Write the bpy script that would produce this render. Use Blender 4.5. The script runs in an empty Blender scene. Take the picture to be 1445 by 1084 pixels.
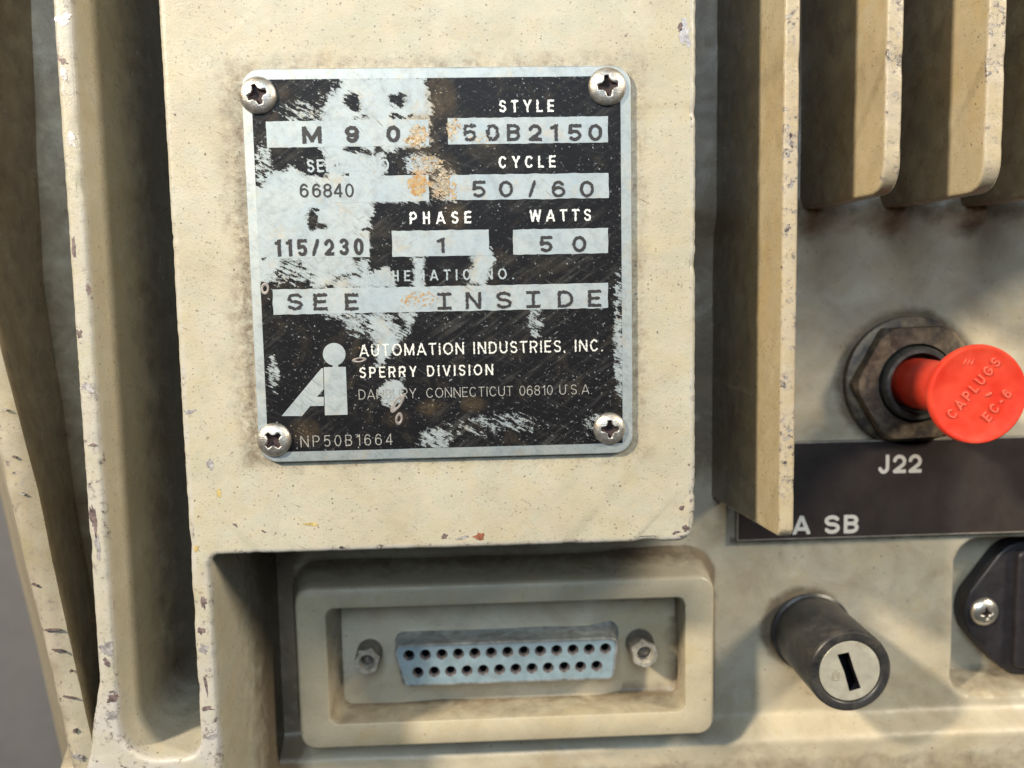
import bpy, bmesh, math, random
from math import sin, cos, pi, radians
from mathutils import Vector, Matrix, noise
from mathutils.geometry import delaunay_2d_cdt
random.seed(7)
S = bpy.context.scene
COL = S.collection

# ------------------------------------------------------------------ camera (1 unit = 1 cm)
FPX, RA, RB, RC = 1300.0, 0.10543, -0.03995, -0.01937
PCX, PCY, IW = 722.5, 542.0, 1445.0
CAMZ = 12.6
def _rot(a, b, c):
    return Matrix.Rotation(c, 3, 'Z') @ Matrix.Rotation(a, 3, 'X') @ Matrix.Rotation(b, 3, 'Y')
RCV = _rot(RA, RB, RC) @ Matrix.Diagonal((1, -1, -1))
CAM = Vector((0, 0, CAMZ))
def U(px, py, z=0.0):
    """survey of the photograph: the point of the plane at depth z that is seen at (px, py)"""
    d = RCV.transposed() @ Vector(((px-PCX)/FPX, (py-PCY)/FPX, 1.0))
    t = (z-CAMZ)/d.z
    p = CAM + d*t
    return Vector((p.x, p.y, z))
S.unit_settings.scale_length = 0.01
cam_d = bpy.data.cameras.new('camera'); cam = bpy.data.objects.new('camera', cam_d); COL.objects.link(cam)
MW = (Matrix.Diagonal((1, -1, -1)) @ RCV).transposed().to_4x4(); MW.translation = CAM
cam.matrix_world = MW
cam_d.sensor_width = 36; cam_d.lens = FPX/IW*36
cam_d.clip_start = 0.5; cam_d.clip_end = 500
cam_d.dof.use_dof = True; cam_d.dof.focus_distance = 12.4; cam_d.dof.aperture_fstop = 0.27
S.camera = cam

# ------------------------------------------------------------------ light
W = bpy.data.worlds.new('World'); S.world = W; W.use_nodes = True
bg = W.node_tree.nodes['Background']; bg.inputs[0].default_value = (0.72, 0.80, 0.86, 1); bg.inputs[1].default_value = 0.03
def lamp(name, loc, tgt, size, power, colr):
    l = bpy.data.lights.new(name, 'AREA'); l.shape = 'DISK'; l.size = size; l.energy = power; l.color = colr
    o = bpy.data.objects.new(name, l); COL.objects.link(o); o.location = loc
    o.rotation_euler = (Vector(tgt)-Vector(loc)).to_track_quat('-Z', 'Y').to_euler()
    return o
lamp('lamp_left', (-37, 27, 33), (2, 0, -1), 4.5, 52000, (1.0, 0.86, 0.65))
lamp('lamp_right', (46, 27, 28), (-2, 0, -1), 13, 32000, (1.0, 0.87, 0.68))
lamp('window_light', (-3, 25, 60), (0, 0, 0), 30, 21000, (0.70, 0.86, 1.0))
S.view_settings.view_transform = 'Standard'; S.view_settings.look = 'None'
S.view_settings.exposure = 0.14; S.view_settings.gamma = 1

# ------------------------------------------------------------------ node helpers
class NT:
    def __init__(s, name):
        s.m = bpy.data.materials.new(name); s.m.use_nodes = True
        s.t = s.m.node_tree; s.n = s.t.nodes; s.b = s.n['Principled BSDF']
    def node(s, typ, **kw):
        n = s.n.new(typ)
        for k, v in kw.items(): setattr(n, k, v)
        return n
    def link(s, a, b): s.t.links.new(a, b)
    def val(s, sock, v):
        if isinstance(v, (int, float)): sock.default_value = v
        elif isinstance(v, tuple): sock.default_value = v if len(v) != 3 or sock.type == 'VECTOR' else (*v, 1)
        else: s.link(v, sock)
    def co(s, scale=1, rot=0, sc=(1, 1, 1), attr='Object'):
        if not hasattr(s, '_tc'): s._tc = s.node('ShaderNodeTexCoord')
        m = s.node('ShaderNodeMapping'); m.inputs['Rotation'].default_value = (0, 0, rot)
        m.inputs['Scale'].default_value = tuple(scale*c for c in sc)
        # rotate first, then stretch
        m2 = s.node('ShaderNodeMapping'); m2.inputs['Rotation'].default_value = (0, 0, rot); m.inputs['Rotation'].default_value = (0, 0, 0)
        s.link(s._tc.outputs[attr], m2.inputs[0]); s.link(m2.outputs[0], m.inputs[0])
        return m.outputs[0]
    def noise(s, vec, scale=1, detail=3, rough=.5, dist=0, w=None):
        n = s.node('ShaderNodeTexNoise')
        s.link(vec, n.inputs['Vector']); n.inputs['Scale'].default_value = scale
        n.inputs['Detail'].default_value = detail; n.inputs['Roughness'].default_value = rough; n.inputs['Distortion'].default_value = dist
        return n.outputs['Fac']
    def vor(s, vec, scale, feature='F1', out='Distance', rnd=1):
        n = s.node('ShaderNodeTexVoronoi', feature=feature)
        s.link(vec, n.inputs['Vector']); n.inputs['Scale'].default_value = scale; n.inputs['Randomness'].default_value = rnd
        return n.outputs[out]
    def ramp(s, v, a, b, lo=0.0, hi=1.0):
        n = s.node('ShaderNodeMapRange'); n.clamp = True
        s.val(n.inputs[0], v)
        n.inputs[1].default_value = a; n.inputs[2].default_value = b; n.inputs[3].default_value = lo; n.inputs[4].default_value = hi
        return n.outputs[0]
    def math(s, op, a, b=0.0):
        n = s.node('ShaderNodeMath', operation=op); s.val(n.inputs[0], a); s.val(n.inputs[1], b); return n.outputs[0]
    def mix(s, f, a, b, mode='MIX'):
        n = s.node('ShaderNodeMix', data_type='RGBA', blend_type=mode)
        s.val(n.inputs[0], f); s.val(n.inputs[6], a); s.val(n.inputs[7], b); return n.outputs[2]
    def mixf(s, f, a, b):
        n = s.node('ShaderNodeMix', data_type='FLOAT'); s.val(n.inputs[0], f); s.val(n.inputs[2], a); s.val(n.inputs[3], b); return n.outputs[0]
    def bump(s, h, strength=.2, dist=.02, normal=None):
        n = s.node('ShaderNodeBump'); s.link(h, n.inputs['Height']); n.inputs['Strength'].default_value = strength
        n.inputs['Distance'].default_value = dist
        if normal: s.link(normal, n.inputs['Normal'])
        return n.outputs[0]
    def set(s, **kw):
        for k, v in kw.items(): s.val(s.b.inputs[k.replace('_', ' ')], v)
        return s.m
    def edge(s, radius, lo, hi):
        bv = s.node('ShaderNodeBevel', samples=6); bv.inputs['Radius'].default_value = radius
        g = s.node('ShaderNodeNewGeometry')
        d = s.node('ShaderNodeVectorMath', operation='DOT_PRODUCT'); s.link(bv.outputs[0], d.inputs[0]); s.link(g.outputs['Normal'], d.inputs[1])
        return s.ramp(s.math('SUBTRACT', 1.0, d.outputs['Value']), lo, hi)
    def attr(s, name, out='Color'):
        n = s.node('ShaderNodeAttribute', attribute_name=name); return n.outputs[out]

def paint(name, grime_shade=.3, speck=1.0, chips=1.0, base=(.60, .545, .42), pale=(.66, .62, .51), scratch=1.0, halo=None, streak=0., yellow=.35):
    k = NT(name)
    v = k.co()
    big = k.ramp(k.noise(v, .55, 4, .6), .35, .65)
    c = k.mix(big, base, pale)
    n2 = k.ramp(k.noise(v, 2.6, 5, .65, .5), .42, .72)
    c = k.mix(k.math('MULTIPLY', n2, .35), c, (.56, .47, .34))
    yl = k.ramp(k.noise(v, 1.1, 4, .6, .6), .52, .68)
    c = k.mix(k.math('MULTIPLY', yl, yellow), c, (base[0]*1.02, base[1]*.90, base[2]*.62))
    if streak:
        sk = k.ramp(k.noise(k.co(1, 0, (2.2, .14, 1.)), 1.0, 4, .5, .2), .36, .72)
        c = k.mix(k.math('MULTIPLY', sk, streak), c, (.15, .10, .045))
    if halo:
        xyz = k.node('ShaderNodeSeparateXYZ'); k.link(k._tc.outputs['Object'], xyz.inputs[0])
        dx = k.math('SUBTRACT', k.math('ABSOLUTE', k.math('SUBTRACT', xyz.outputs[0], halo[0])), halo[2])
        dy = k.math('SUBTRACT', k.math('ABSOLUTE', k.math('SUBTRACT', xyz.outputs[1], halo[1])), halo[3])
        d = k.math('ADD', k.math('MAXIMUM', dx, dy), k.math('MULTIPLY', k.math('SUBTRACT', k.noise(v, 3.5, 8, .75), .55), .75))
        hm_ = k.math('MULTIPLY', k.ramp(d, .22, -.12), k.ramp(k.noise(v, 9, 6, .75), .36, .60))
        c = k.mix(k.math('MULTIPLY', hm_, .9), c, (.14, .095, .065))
    ga = k.node('ShaderNodeAttribute', attribute_name='grime_shade').outputs['Fac']  # packed dirt, plus the shade painted into the fin slots
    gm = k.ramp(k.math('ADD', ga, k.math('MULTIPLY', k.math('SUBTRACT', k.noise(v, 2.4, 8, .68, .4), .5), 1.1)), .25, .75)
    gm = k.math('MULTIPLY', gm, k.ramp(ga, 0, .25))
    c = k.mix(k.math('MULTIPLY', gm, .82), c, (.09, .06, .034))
    # diagonal fine wipe marks
    sv = k.co(1, radians(24), (1.6, 11, 3))
    wp = k.ramp(k.noise(sv, 2.2, 6, .7), .52, .80)
    c = k.mix(k.math('MULTIPLY', wp, .30*scratch), c, (.40, .34, .26))
    # grime, its own shape
    gn = k.ramp(k.noise(v, .9, 7, .62, .8), .44, .70)
    c = k.mix(k.math('MULTIPLY', gn, grime_shade), c, (.25, .19, .125))
    # dark specks, each of a random cell
    for sc, thr, dens, st in ((6.0, .12, .30, .9), (7.5, .14, .34, .9), (15, .20, .42, .8), (27, .26, .40, .6), (3.1, .065, .35, .9)):
        d = k.math('ADD', k.vor(v, sc), k.math('MULTIPLY', k.math('SUBTRACT', k.noise(v, 34, 3), .5), .30))
        sep = k.node('ShaderNodeSeparateColor'); k.link(k.vor(v, sc, out='Color'), sep.inputs[0])
        m = k.math('MULTIPLY', k.ramp(d, thr, thr-.05), k.ramp(sep.outputs[0], 1-dens*speck, 1-dens*speck+.01))
        m = k.math('MULTIPLY', m, k.math('MULTIPLY', k.ramp(sep.outputs[1], 0, 1, .3, 1), k.ramp(k.noise(v, 1.3+sc*.07, 3), .38, .58, .15, 1)))
        c = k.mix(k.math('MULTIPLY', m, st), c, k.mix(sep.outputs[2], (.10, .055, .035), (.06, .05, .05)))
    # short hair scratches and smeared wipes running down to the right
    for rot, thr, sd, q in ((.50, .70, 1., 30), (.42, .71, 2., 46), (-.62, .745, 3., 34), (1.25, .755, 4., 34)):
        m = k.math('MULTIPLY', k.ramp(k.noise(k.co(1, rot, (2.6, q, 2)), 1.1+.13*sd, 4, .6), thr-.04, thr+.02), k.ramp(k.noise(v, .8+.2*sd, 3), .42, .62))
        c = k.mix(k.math('MULTIPLY', m, .7*scratch), c, (.15, .10, .07))
    kn = k.math('MULTIPLY', k.node('ShaderNodeAttribute', attribute_name='knock').outputs['Fac'], k.ramp(k.noise(v, 1.3, 4, .6), .36, .56, .25, 1))
    pn = k.noise(v, 3.4, 9, .74); pn2 = k.noise(v, 12, 5, .72)
    comb = k.math('ADD', k.math('MULTIPLY', pn, .55), k.math('MULTIPLY', pn2, .45))
    c = k.mix(k.math('MULTIPLY', kn, k.ramp(k.noise(v, 2.2, 4), .3, .6, .2, .75)), c, (pale[0]*1.02, pale[1]*1.0, pale[2]*1.12))
    th = .575-.022*chips
    dirt = k.math('MULTIPLY', k.ramp(comb, th-.035, th+.01), k.math('MULTIPLY', kn, .55))
    c = k.mix(dirt, c, (.22, .19, .17))
    em = k.math('MULTIPLY', k.ramp(comb, th+.01, th+.025), k.ramp(kn, .3, .9))
    c2 = k.mix(k.math('MULTIPLY', em, .9), c, k.mix(k.ramp(k.noise(v, 17, 3), .42, .58), (.055, .045, .045), (.34, .32, .32)))
    rough = k.ramp(k.noise(v, 4, 4), .3, .7, .24, .44)
    h = k.math('ADD', k.math('MULTIPLY', k.noise(v, 5, 5, .6), .6), k.math('MULTIPLY', k.noise(v, 38, 4, .7), .42))
    h = k.math('SUBTRACT', h, k.math('MULTIPLY', em, .8))
    k.set(Base_Color=c2, Roughness=rough, Normal=k.bump(h, .32, .035), Metallic=k.math('MULTIPLY', em, .3))
    k.b.inputs['Specular IOR Level'].default_value = .45
    return k.m

M = {}
_pc, _pa, _pb = U(621, 371, .085), U(352, 647, .085), U(892, 94.5, .085)
M['paint'] = paint('cream_paint', grime_shade=.20, speck=1.25, chips=.7, base=(.39, .372, .285), pale=(.43, .425, .365), scratch=1.35, halo=((_pa.x+_pb.x)/2, (_pa.y+_pb.y)/2, (_pb.x-_pa.x)/2, (_pb.y-_pa.y)/2))
M['paint_fin'] = paint('cream_paint_fins', grime_shade=.30, speck=1.3, chips=1.6, base=(.40, .325, .19), pale=(.41, .37, .27), scratch=1.5, yellow=.5)
M['paint_wall'] = paint('cream_paint_streaked', grime_shade=.35, speck=.9, chips=1.2, base=(.38, .345, .24), pale=(.40, .38, .30), scratch=1.2, streak=.6)
M['paint_deep'] = paint('cream_paint_grimy', grime_shade=.5, speck=.4, chips=.6, base=(.43, .385, .285), pale=(.47, .44, .355), scratch=1.0)
M['paint_bezel'] = paint('cream_paint_bezel', grime_shade=.30, speck=.4, chips=.5, base=(.43, .38, .27), pale=(.45, .415, .32), scratch=.6)

def silver_nodes(k, tint=(.34, .41, .455)):
    v = k.co()
    br = k.noise(k.co(1, radians(38), (6, 60, 6)), 1.2, 5, .7)
    bl = k.ramp(k.noise(v, 1.6, 5, .65, .4), .35, .7)
    c = k.mix(bl, tint, (.42, .46, .47))
    c = k.mix(k.ramp(br, .40, .72, 0, .35), c, (.50, .52, .54))
    c = k.mix(k.ramp(k.noise(v, 7, 8, .78, .2), .46, .66, 0, .6), c, (.24, .27, .29))
    st = k.ramp(k.noise(v, 3.3, 8, .75, .3), .55, .68)
    c = k.mix(k.math('MULTIPLY', st, .45), c, (.50, .40, .25))
    for rot_, th_, q_ in ((.75, .67, 1.), (-.5, .70, 1.4), (1.2, .70, 1.9)):
        sc_ = k.math('MULTIPLY', k.ramp(k.noise(k.co(1, rot_, (3, 55, 3)), q_, 3, .6), th_-.03, th_+.02), k.ramp(k.noise(v, 1.5*q_, 4), .45, .6))
        c = k.mix(k.math('MULTIPLY', sc_, .65), c, (.13, .12, .12))
    sp = k.ramp(k.noise(v, 22, 4, .7), .66, .72)
    c = k.mix(k.math('MULTIPLY', sp, .6), c, (.10, .08, .07))
    return c, br
k = NT('etched_aluminium'); c, br = silver_nodes(k)
a = k.attr('wear'); 
M['silver'] = k.set(Base_Color=c, Metallic=.55, Roughness=k.ramp(br, .3, .7, .48, .66), Normal=k.bump(br, .12, .01))

# enamel with rubbed-through areas; R = signed distance to the rubbed shapes, G = rust, B = brown film
k = NT('black_enamel_worn'); c, br = silver_nodes(k)
sep = k.node('ShaderNodeSeparateColor'); k.link(k.attr('wear'), sep.inputs[0])
v = k.co()
na = k.noise(v, 12, 9, .80, .35); nb_ = k.noise(k.co(1, radians(-62), (26, 5, 5)), 1.0, 6, .7)
fr = k.math('ADD', k.math('MULTIPLY', k.math('SUBTRACT', na, .5), .46), k.math('MULTIPLY', k.math('SUBTRACT', nb_, .5), .52))
cov = k.math('ADD', k.math('SUBTRACT', sep.outputs[0], .5), fr)
worn = k.ramp(cov, -.004, .004)
thin = k.math('MULTIPLY', k.ramp(cov, .10, .0), k.ramp(k.noise(k.co(1, radians(-62), (30, 6, 5)), 1.7, 6, .75), .44, .58))
# loose specks everywhere on the black
s1 = k.ramp(k.noise(v, 26, 3, .6), .655, .685)
s2 = k.ramp(k.noise(v, 11, 9, .8), .63, .655)
s3 = k.math('MULTIPLY', k.ramp(k.noise(k.co(1, radians(30), (4, 50, 4)), 1.3, 4, .6), .68, .72), .5)
grp = k.ramp(k.noise(v, 1.1, 3), .40, .58)
spk = k.math('MAXIMUM', k.math('MULTIPLY', k.math('MAXIMUM', s1, s2), k.ramp(grp, 0, 1, .35, 1)), s3)
worn = k.math('MAXIMUM', worn, k.math('MULTIPLY', spk, .85))
blk = k.mix(k.ramp(k.noise(v, 2.2, 6, .7, .6), .54, .78), (.008, .008, .010), (.045, .038, .028))
hz = k.ramp(k.noise(k.co(1, radians(22), (2, 16, 2)), 1.5, 5, .7), .55, .85, 0, .5)
blk = k.mix(hz, blk, (.07, .07, .07))
blk = k.mix(k.math('MULTIPLY', sep.outputs[2], k.ramp(k.noise(v, 5, 7, .75, .5), .36, .68, 0, .9)), blk, (.13, .095, .055))
rub = k.math('MULTIPLY', k.ramp(k.noise(k.co(1, radians(-35), (1.2, 14, 2)), 1.0, 8, .75), .50, .66), k.ramp(k.noise(v, .8, 3), .42, .62))
blk = k.mix(k.math('MULTIPLY', rub, .5), blk, (.10, .10, .098))
rn = k.noise(v, 12, 5, .7)
c = k.mix(k.math('MULTIPLY', thin, .6), c, (.09, .085, .08))
c = k.mix(k.math('MULTIPLY', sep.outputs[2], k.ramp(rn, .30, .55, .25, 1)), c, (.36, .27, .15))
c = k.mix(k.math('MULTIPLY', sep.outputs[2], k.ramp(k.noise(v, 19, 4, .7), .52, .60)), c, (.10, .06, .035))
c = k.mix(k.math('MULTIPLY', sep.outputs[1], k.ramp(rn, .25, .45, .2, 1)), c, (.48, .25, .06))
cc = k.mix(worn, blk, c)
hh = k.math('ADD', k.math('MULTIPLY', worn, -.12), k.math('MULTIPLY', k.noise(v, 30, 4), .25))
M['enamel'] = k.set(Base_Color=cc, Metallic=k.math('MULTIPLY', worn, .55), Roughness=k.mixf(worn, .40, .57), Normal=k.bump(hh, .35, .012)); k.b.inputs['Specular IOR Level'].default_value = .14

def simple(name, col, metallic=0, rough=.5, var=.25, nscale=6, bump=.1, spec=.5, dirt=None, dirtamt=.4, dlo=.5, dhi=.7):
    k = NT(name); v = k.co()
    n = k.noise(v, nscale, 6, .65, .3)
    dark = tuple(x*(1-var) for x in col); lite = tuple(min(1, x*(1+var)) for x in col)
    c = k.mix(k.ramp(n, .35, .65), dark, lite)
    if dirt: c = k.mix(k.math('MULTIPLY', k.ramp(k.noise(v, nscale*.6, 7, .7, .5), dlo, dhi), dirtamt), c, dirt)
    fine = k.noise(v, nscale*7, 4, .6)
    k.set(Base_Color=c, Metallic=metallic, Roughness=k.ramp(n, .3, .7, rough*.85, min(1, rough*1.2)), Normal=k.bump(fine, bump, .012))
    k.b.inputs['Specular IOR Level'].default_value = spec
    return k.m
M['ink'] = simple('black_printing_ink', (.020, .017, .017), rough=.5, var=.4, nscale=14)
M['etch'] = simple('bare_etched_lettering', (.76, .76, .72), metallic=.45, rough=.5, var=.12, nscale=12, dirt=(.2, .17, .13), dirtamt=.6, dlo=.56, dhi=.66)
M['etch_faint'] = simple('faint_etched_lettering', (.42, .42, .40), metallic=.4, rough=.5, var=.2, nscale=12, dirt=(.06, .05, .04), dirtamt=.9, dlo=.48, dhi=.60)
M['screw'] = simple('steel_screw', (.47, .465, .45), metallic=.8, rough=.38, var=.25, nscale=8, dirt=(.24, .18, .12), dirtamt=.75, dlo=.50, dhi=.64, bump=.4)
M['gouge'] = simple('gouged_metal', (.30, .27, .26), metallic=.5, rough=.5, var=.3, nscale=14)
M['screw_clean'] = simple('bright_steel_screw', (.66, .65, .60), metallic=.9, rough=.30, var=.1)
M['recess'] = simple('screw_recess_dark', (.035, .02, .022), rough=.7, metallic=.2)  # darker colour for the deep faces of the cross recess
M['tin'] = simple('tinned_connector_shell', (.42, .45, .46), metallic=.7, rough=.42, dirt=(.12, .09, .05), dirtamt=.7, nscale=5)
M['blue'] = simple('pale_blue_connector_face', (.30, .41, .48), metallic=.4, rough=.42, var=.10, nscale=5, dirt=(.30, .24, .14), dirtamt=.6, dlo=.56, dhi=.72)
M['cone'] = simple('contact_cone', (.085, .078, .085), metallic=.35, rough=.45, var=.3)
M['void'] = simple('dark_bore', (.006, .006, .010), rough=.8, spec=.1)
M['jack'] = simple('jack_screw_steel', (.72, .69, .62), metallic=.7, rough=.34, dirt=(.20, .15, .10), dirtamt=.35, bump=.05, nscale=7)
M['jackdirty'] = simple('grimy_jack_screw', (.20, .18, .16), metallic=.5, rough=.5, dirt=(.07, .05, .04), dirtamt=.8, nscale=7)
M['nut'] = simple('oxidised_hex_nut', (.20, .16, .11), metallic=.75, rough=.5, var=.4, nscale=5, bump=.35, dirt=(.06, .055, .065), dirtamt=.85, dlo=.42, dhi=.66)
M['barrel'] = simple('dark_threaded_barrel', (.10, .105, .10), metallic=.6, rough=.42, var=.3)
k = NT('red_plastic'); v = k.co()
n = k.noise(v, 2.5, 4)
k.set(Base_Color=k.mix(k.ramp(n, .35, .65), (.58, .034, .016), (.66, .065, .034)), Roughness=k.ramp(k.noise(v, 6, 4), .3, .7, .30, .45), Normal=k.bump(k.noise(v, 8, 4), .12, .02))
k.b.inputs['Subsurface Weight'].default_value = .25; k.b.inputs['Subsurface Radius'].default_value = (.35, .06, .03); k.b.inputs['Subsurface Scale'].default_value = .3
M['red'] = k.m
k = NT('red_plastic_raised_edges'); k.set(Base_Color=k.mix(k.ramp(k.noise(k.co(), 14, 5, .7), .4, .6), (.62, .06, .035), (.76, .19, .13)), Roughness=.4)
M['red_raised'] = k.m
M['keybody'] = simple('black_lock_barrel', (.028, .028, .030), rough=.36, var=.3, nscale=3, bump=.12, dirt=(.11, .10, .08), dirtamt=.5)
M['keycore'] = simple('brushed_lock_core', (.66, .63, .53), metallic=.55, rough=.42, var=.08, nscale=4, bump=.15, dirt=(.35, .29, .2), dirtamt=.3)
M['label'] = simple('dark_brown_label', (.034, .026, .025), rough=.55, var=.12, nscale=2, dirt=(.045, .038, .034), dirtamt=.5, bump=.06, spec=.2)
M['labeledge'] = simple('label_cut_edge', (.26, .24, .21), rough=.5)
M['labeltext'] = simple('white_label_print', (.62, .60, .56), rough=.55, var=.08)
M['black'] = simple('black_inlet_plastic', (.020, .018, .022), rough=.45, var=.2, nscale=3)
M['chip_dark'] = simple('chip_to_primer', (.16, .12, .12), rough=.6, var=.5, nscale=16, metallic=.3)
M['chip_grey'] = simple('chip_to_metal', (.42, .40, .41), rough=.45, var=.35, nscale=16, metallic=.5)
M['stain_yellow'] = simple('yellow_stain', (.42, .33, .14), rough=.5, var=.3, nscale=10)
M['stain_rust'] = simple('red_brown_stain', (.20, .07, .04), rough=.6, var=.4, nscale=10)
M['bench'] = simple('grey_backdrop', (.15, .148, .155), rough=.8, var=.06, nscale=1.2, bump=.03)

# ------------------------------------------------------------------ mesh helpers
def finish(me, mat, ang=32):
    me.materials.append(mat)
    for p in me.polygons: p.use_smooth = True
    bm = bmesh.new(); bm.from_mesh(me)
    bmesh.ops.recalc_face_normals(bm, faces=bm.faces)
    for e in bm.edges:
        if len(e.link_faces) == 2: e.smooth = e.calc_face_angle(0) < radians(ang)
    bm.to_mesh(me); bm.free()
def link(name, me, parent=None, **props):
    o = bpy.data.objects.new(name, me); COL.objects.link(o)
    if parent: o.parent = parent
    for a, b in props.items(): o[a] = b
    return o
def thing(name, label, cat, loc=(0, 0, 0), group=None):
    o = bpy.data.objects.new(name, None); COL.objects.link(o); o.location = loc; o.empty_display_size = .3
    o['label'] = label; o['category'] = cat
    if group: o['group'] = group
    return o
def child(name, me, parent, mat, ang=32, label=None, loc=None):
    """meshes are written in world centimetres; loc keeps a part's own origin inside its parent"""
    finish(me, mat, ang)
    base = parent
    off = Vector((0, 0, 0))
    while base: off += base.location; base = base.parent
    me.transform(Matrix.Translation(-off))
    o = link(name, me, parent)
    if label: o['label'] = label
    return o
def mesh(name, vs, fs):
    me = bpy.data.meshes.new(name); me.from_pydata([tuple(v) for v in vs], [], fs); me.update(); return me
def rpoly(pts, radii, seg=6):
    out = []; n = len(pts)
    for i in range(n):
        p = Vector(pts[i][:2]); a = Vector(pts[i-1][:2]); b = Vector(pts[(i+1) % n][:2]); r = radii[i] if isinstance(radii, (list, tuple)) else radii
        if r <= 0: out.append(p); continue
        d1 = (a-p).normalized(); d2 = (b-p).normalized()
        th = d1.angle(d2); t = min(r/math.tan(th/2), (a-p).length*.49, (b-p).length*.49); r2 = t*math.tan(th/2)
        c = p+(d1+d2).normalized()*(r2/math.sin(th/2))
        s = p+d1*t-c; e = p+d2*t-c
        a0 = math.atan2(s.y, s.x); a1 = math.atan2(e.y, e.x); da = (a1-a0+pi) % (2*pi)-pi
        for q in range(seg+1):
            an = a0+da*q/seg; out.append(c+Vector((cos(an), sin(an)))*r2)
    return out
def resample(pts, d):
    out = []
    for i, p in enumerate(pts):
        q = pts[(i+1) % len(pts)]; L = (q-p).length; n = max(1, int(L/d))
        for j in range(n): out.append(p.lerp(q, j/n))
    return out
def normals2(pts):
    A = sum(pts[i-1].x*pts[i].y-pts[i].x*pts[i-1].y for i in range(len(pts))); sg = 1 if A > 0 else -1
    res = []
    for i in range(len(pts)):
        e1 = (pts[i]-pts[i-1]); e2 = (pts[(i+1) % len(pts)]-pts[i])
        n = Vector((0, 0))
        for e in (e1, e2):
            if e.length > 1e-9: n += Vector((e.y, -e.x)).normalized()
        if n.length < 1e-6: n = Vector((e1.y, -e1.x))
        n.normalize()
        ref = Vector((e1.y, -e1.x)).normalized() if e1.length > 1e-9 else n
        res.append(n*sg/max(.5, n.dot(ref)))
    return res
def loft(rings, cap0=False, cap1=True):
    n = len(rings[0]); vs = [p for r in rings for p in r]; fs = []
    for k in range(len(rings)-1):
        for i in range(n):
            j = (i+1) % n; fs.append((k*n+i, k*n+j, (k+1)*n+j, (k+1)*n+i))
    def cap(base, ring, flip):
        if n < 120: fs.append(tuple(range(base, base+n)) if not flip else tuple(range(base+n-1, base-1, -1))); return
        # large outlines: constrained Delaunay instead of one huge face
        e = [max(c)-min(c) for c in zip(*[tuple(p) for p in ring])]; ax = sorted(range(3), key=lambda q: -e[q])[:2]; ax.sort()
        p2 = [Vector((p[ax[0]], p[ax[1]])) for p in ring]
        co, _e, fa, ov, _oe, _of = delaunay_2d_cdt(p2, [], [list(range(n))], 1, 1e-6)
        ids = []
        for c_, o_ in zip(co, ov):
            if o_: ids.append(base+o_[0])
            else:
                i_ = min(range(n), key=lambda q: (p2[q]-c_).length_squared); ids.append(base+i_)
        for f in fa:
            t_ = [ids[q] for q in f]
            if len(set(t_)) == len(t_): fs.append(tuple(t_))
    if cap0: cap(0, rings[0], True)
    if cap1: cap((len(rings)-1)*n, rings[-1], False)
    return mesh('loft', vs, fs)
def cast(pts, z0, z1, bev=.06, draft=0., jit=0., both=False, step=None, amap=None, bseg=4, wearf=None):
    """a cast solid: outline pts (CCW), root at z0 widened by the draft, front edge at z1 rounded and a little uneven.
    wearf(point, ring kind) -> how exposed to knocks the point is; stored as the attribute 'knock'"""
    if step: pts = resample(pts, step)
    nr = normals2(pts)
    amap = amap or (lambda x, y, z: Vector((x, y, z)))
    sgn = 1 if z1 > z0 else -1; H = abs(z1-z0); K = []; SHADE = []
    def ring(off, z, jw, kind):
        r = []
        for p, n in zip(pts, nr):
            j = 0; jz = 0
            if jit and jw:
                q = Vector((p.x*3.1, p.y*3.1, 5.)); nn = noise.noise(q)*.5+noise.noise(q*3.7)*.5
                dent = max(0, noise.noise(Vector((p.x*1.9+20, p.y*1.9, 1.)))-.28)*2.0
                dent += max(0, noise.noise(Vector((p.x*6+4, p.y*6, 2.)))-.42)*1.6
                j = -jit*jw*(abs(nn)*.8+dent*1.4); jz = -jit*jw*dent*.9*sgn
            q = p+n*(off+j); w3 = amap(q.x, q.y, z+jz); r.append(w3); K.append(wearf(p, kind) if wearf else 0.)
            SHADE.append(sstep(-1.2, -3.0, w3.z)*.62+.30*sstep(-.5, -1.3, w3.z))  # painted shade: the colour browns the deeper a point lies in the slots
        return r
    R = []
    ins = .03 if wearf else 0
    if both:
        if ins: R.append(ring(-bev-ins, z0, 0, 0))
        for q in range(bseg+1):
            a = pi/2*(1-q/bseg); R.append(ring(-bev*(1-cos(a)), z0+sgn*bev*(1-sin(a)), 1, 1))
    else:
        R.append(ring(draft*H, z0, 0, 0))
        for t in (.3, .6, .85, .97): R.append(ring(draft*H*(1-t), z0+(z1-z0)*t*(1-bev/H), 0, 0))
    for q in range(bseg+1):
        a = pi/2*q/bseg; R.append(ring(-bev*(1-cos(a)), z1-sgn*bev*(1-sin(a)), 1, 1))
    if ins: R.append(ring(-bev-ins, z1, 0, 2))
    me = loft(R, both, True)
    if wearf:
        at = me.attributes.new('knock', 'FLOAT', 'POINT'); at.data.foreach_set('value', K)
        at = me.attributes.new('grime_shade', 'FLOAT', 'POINT'); at.data.foreach_set('value', SHADE)
    return me
def circle(cx, cy, r, n=48, a0=0): return [Vector((cx+r*cos(a0+2*pi*i/n), cy+r*sin(a0+2*pi*i/n))) for i in range(n)]
def lathe(cx, cy, prof, n=48, cap0=False, cap1=False, a0=0):
    return loft([[Vector((cx+r*cos(a0+2*pi*i/n), cy+r*sin(a0+2*pi*i/n), z)) for i in range(n)] for r, z in prof], cap0, cap1)
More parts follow.
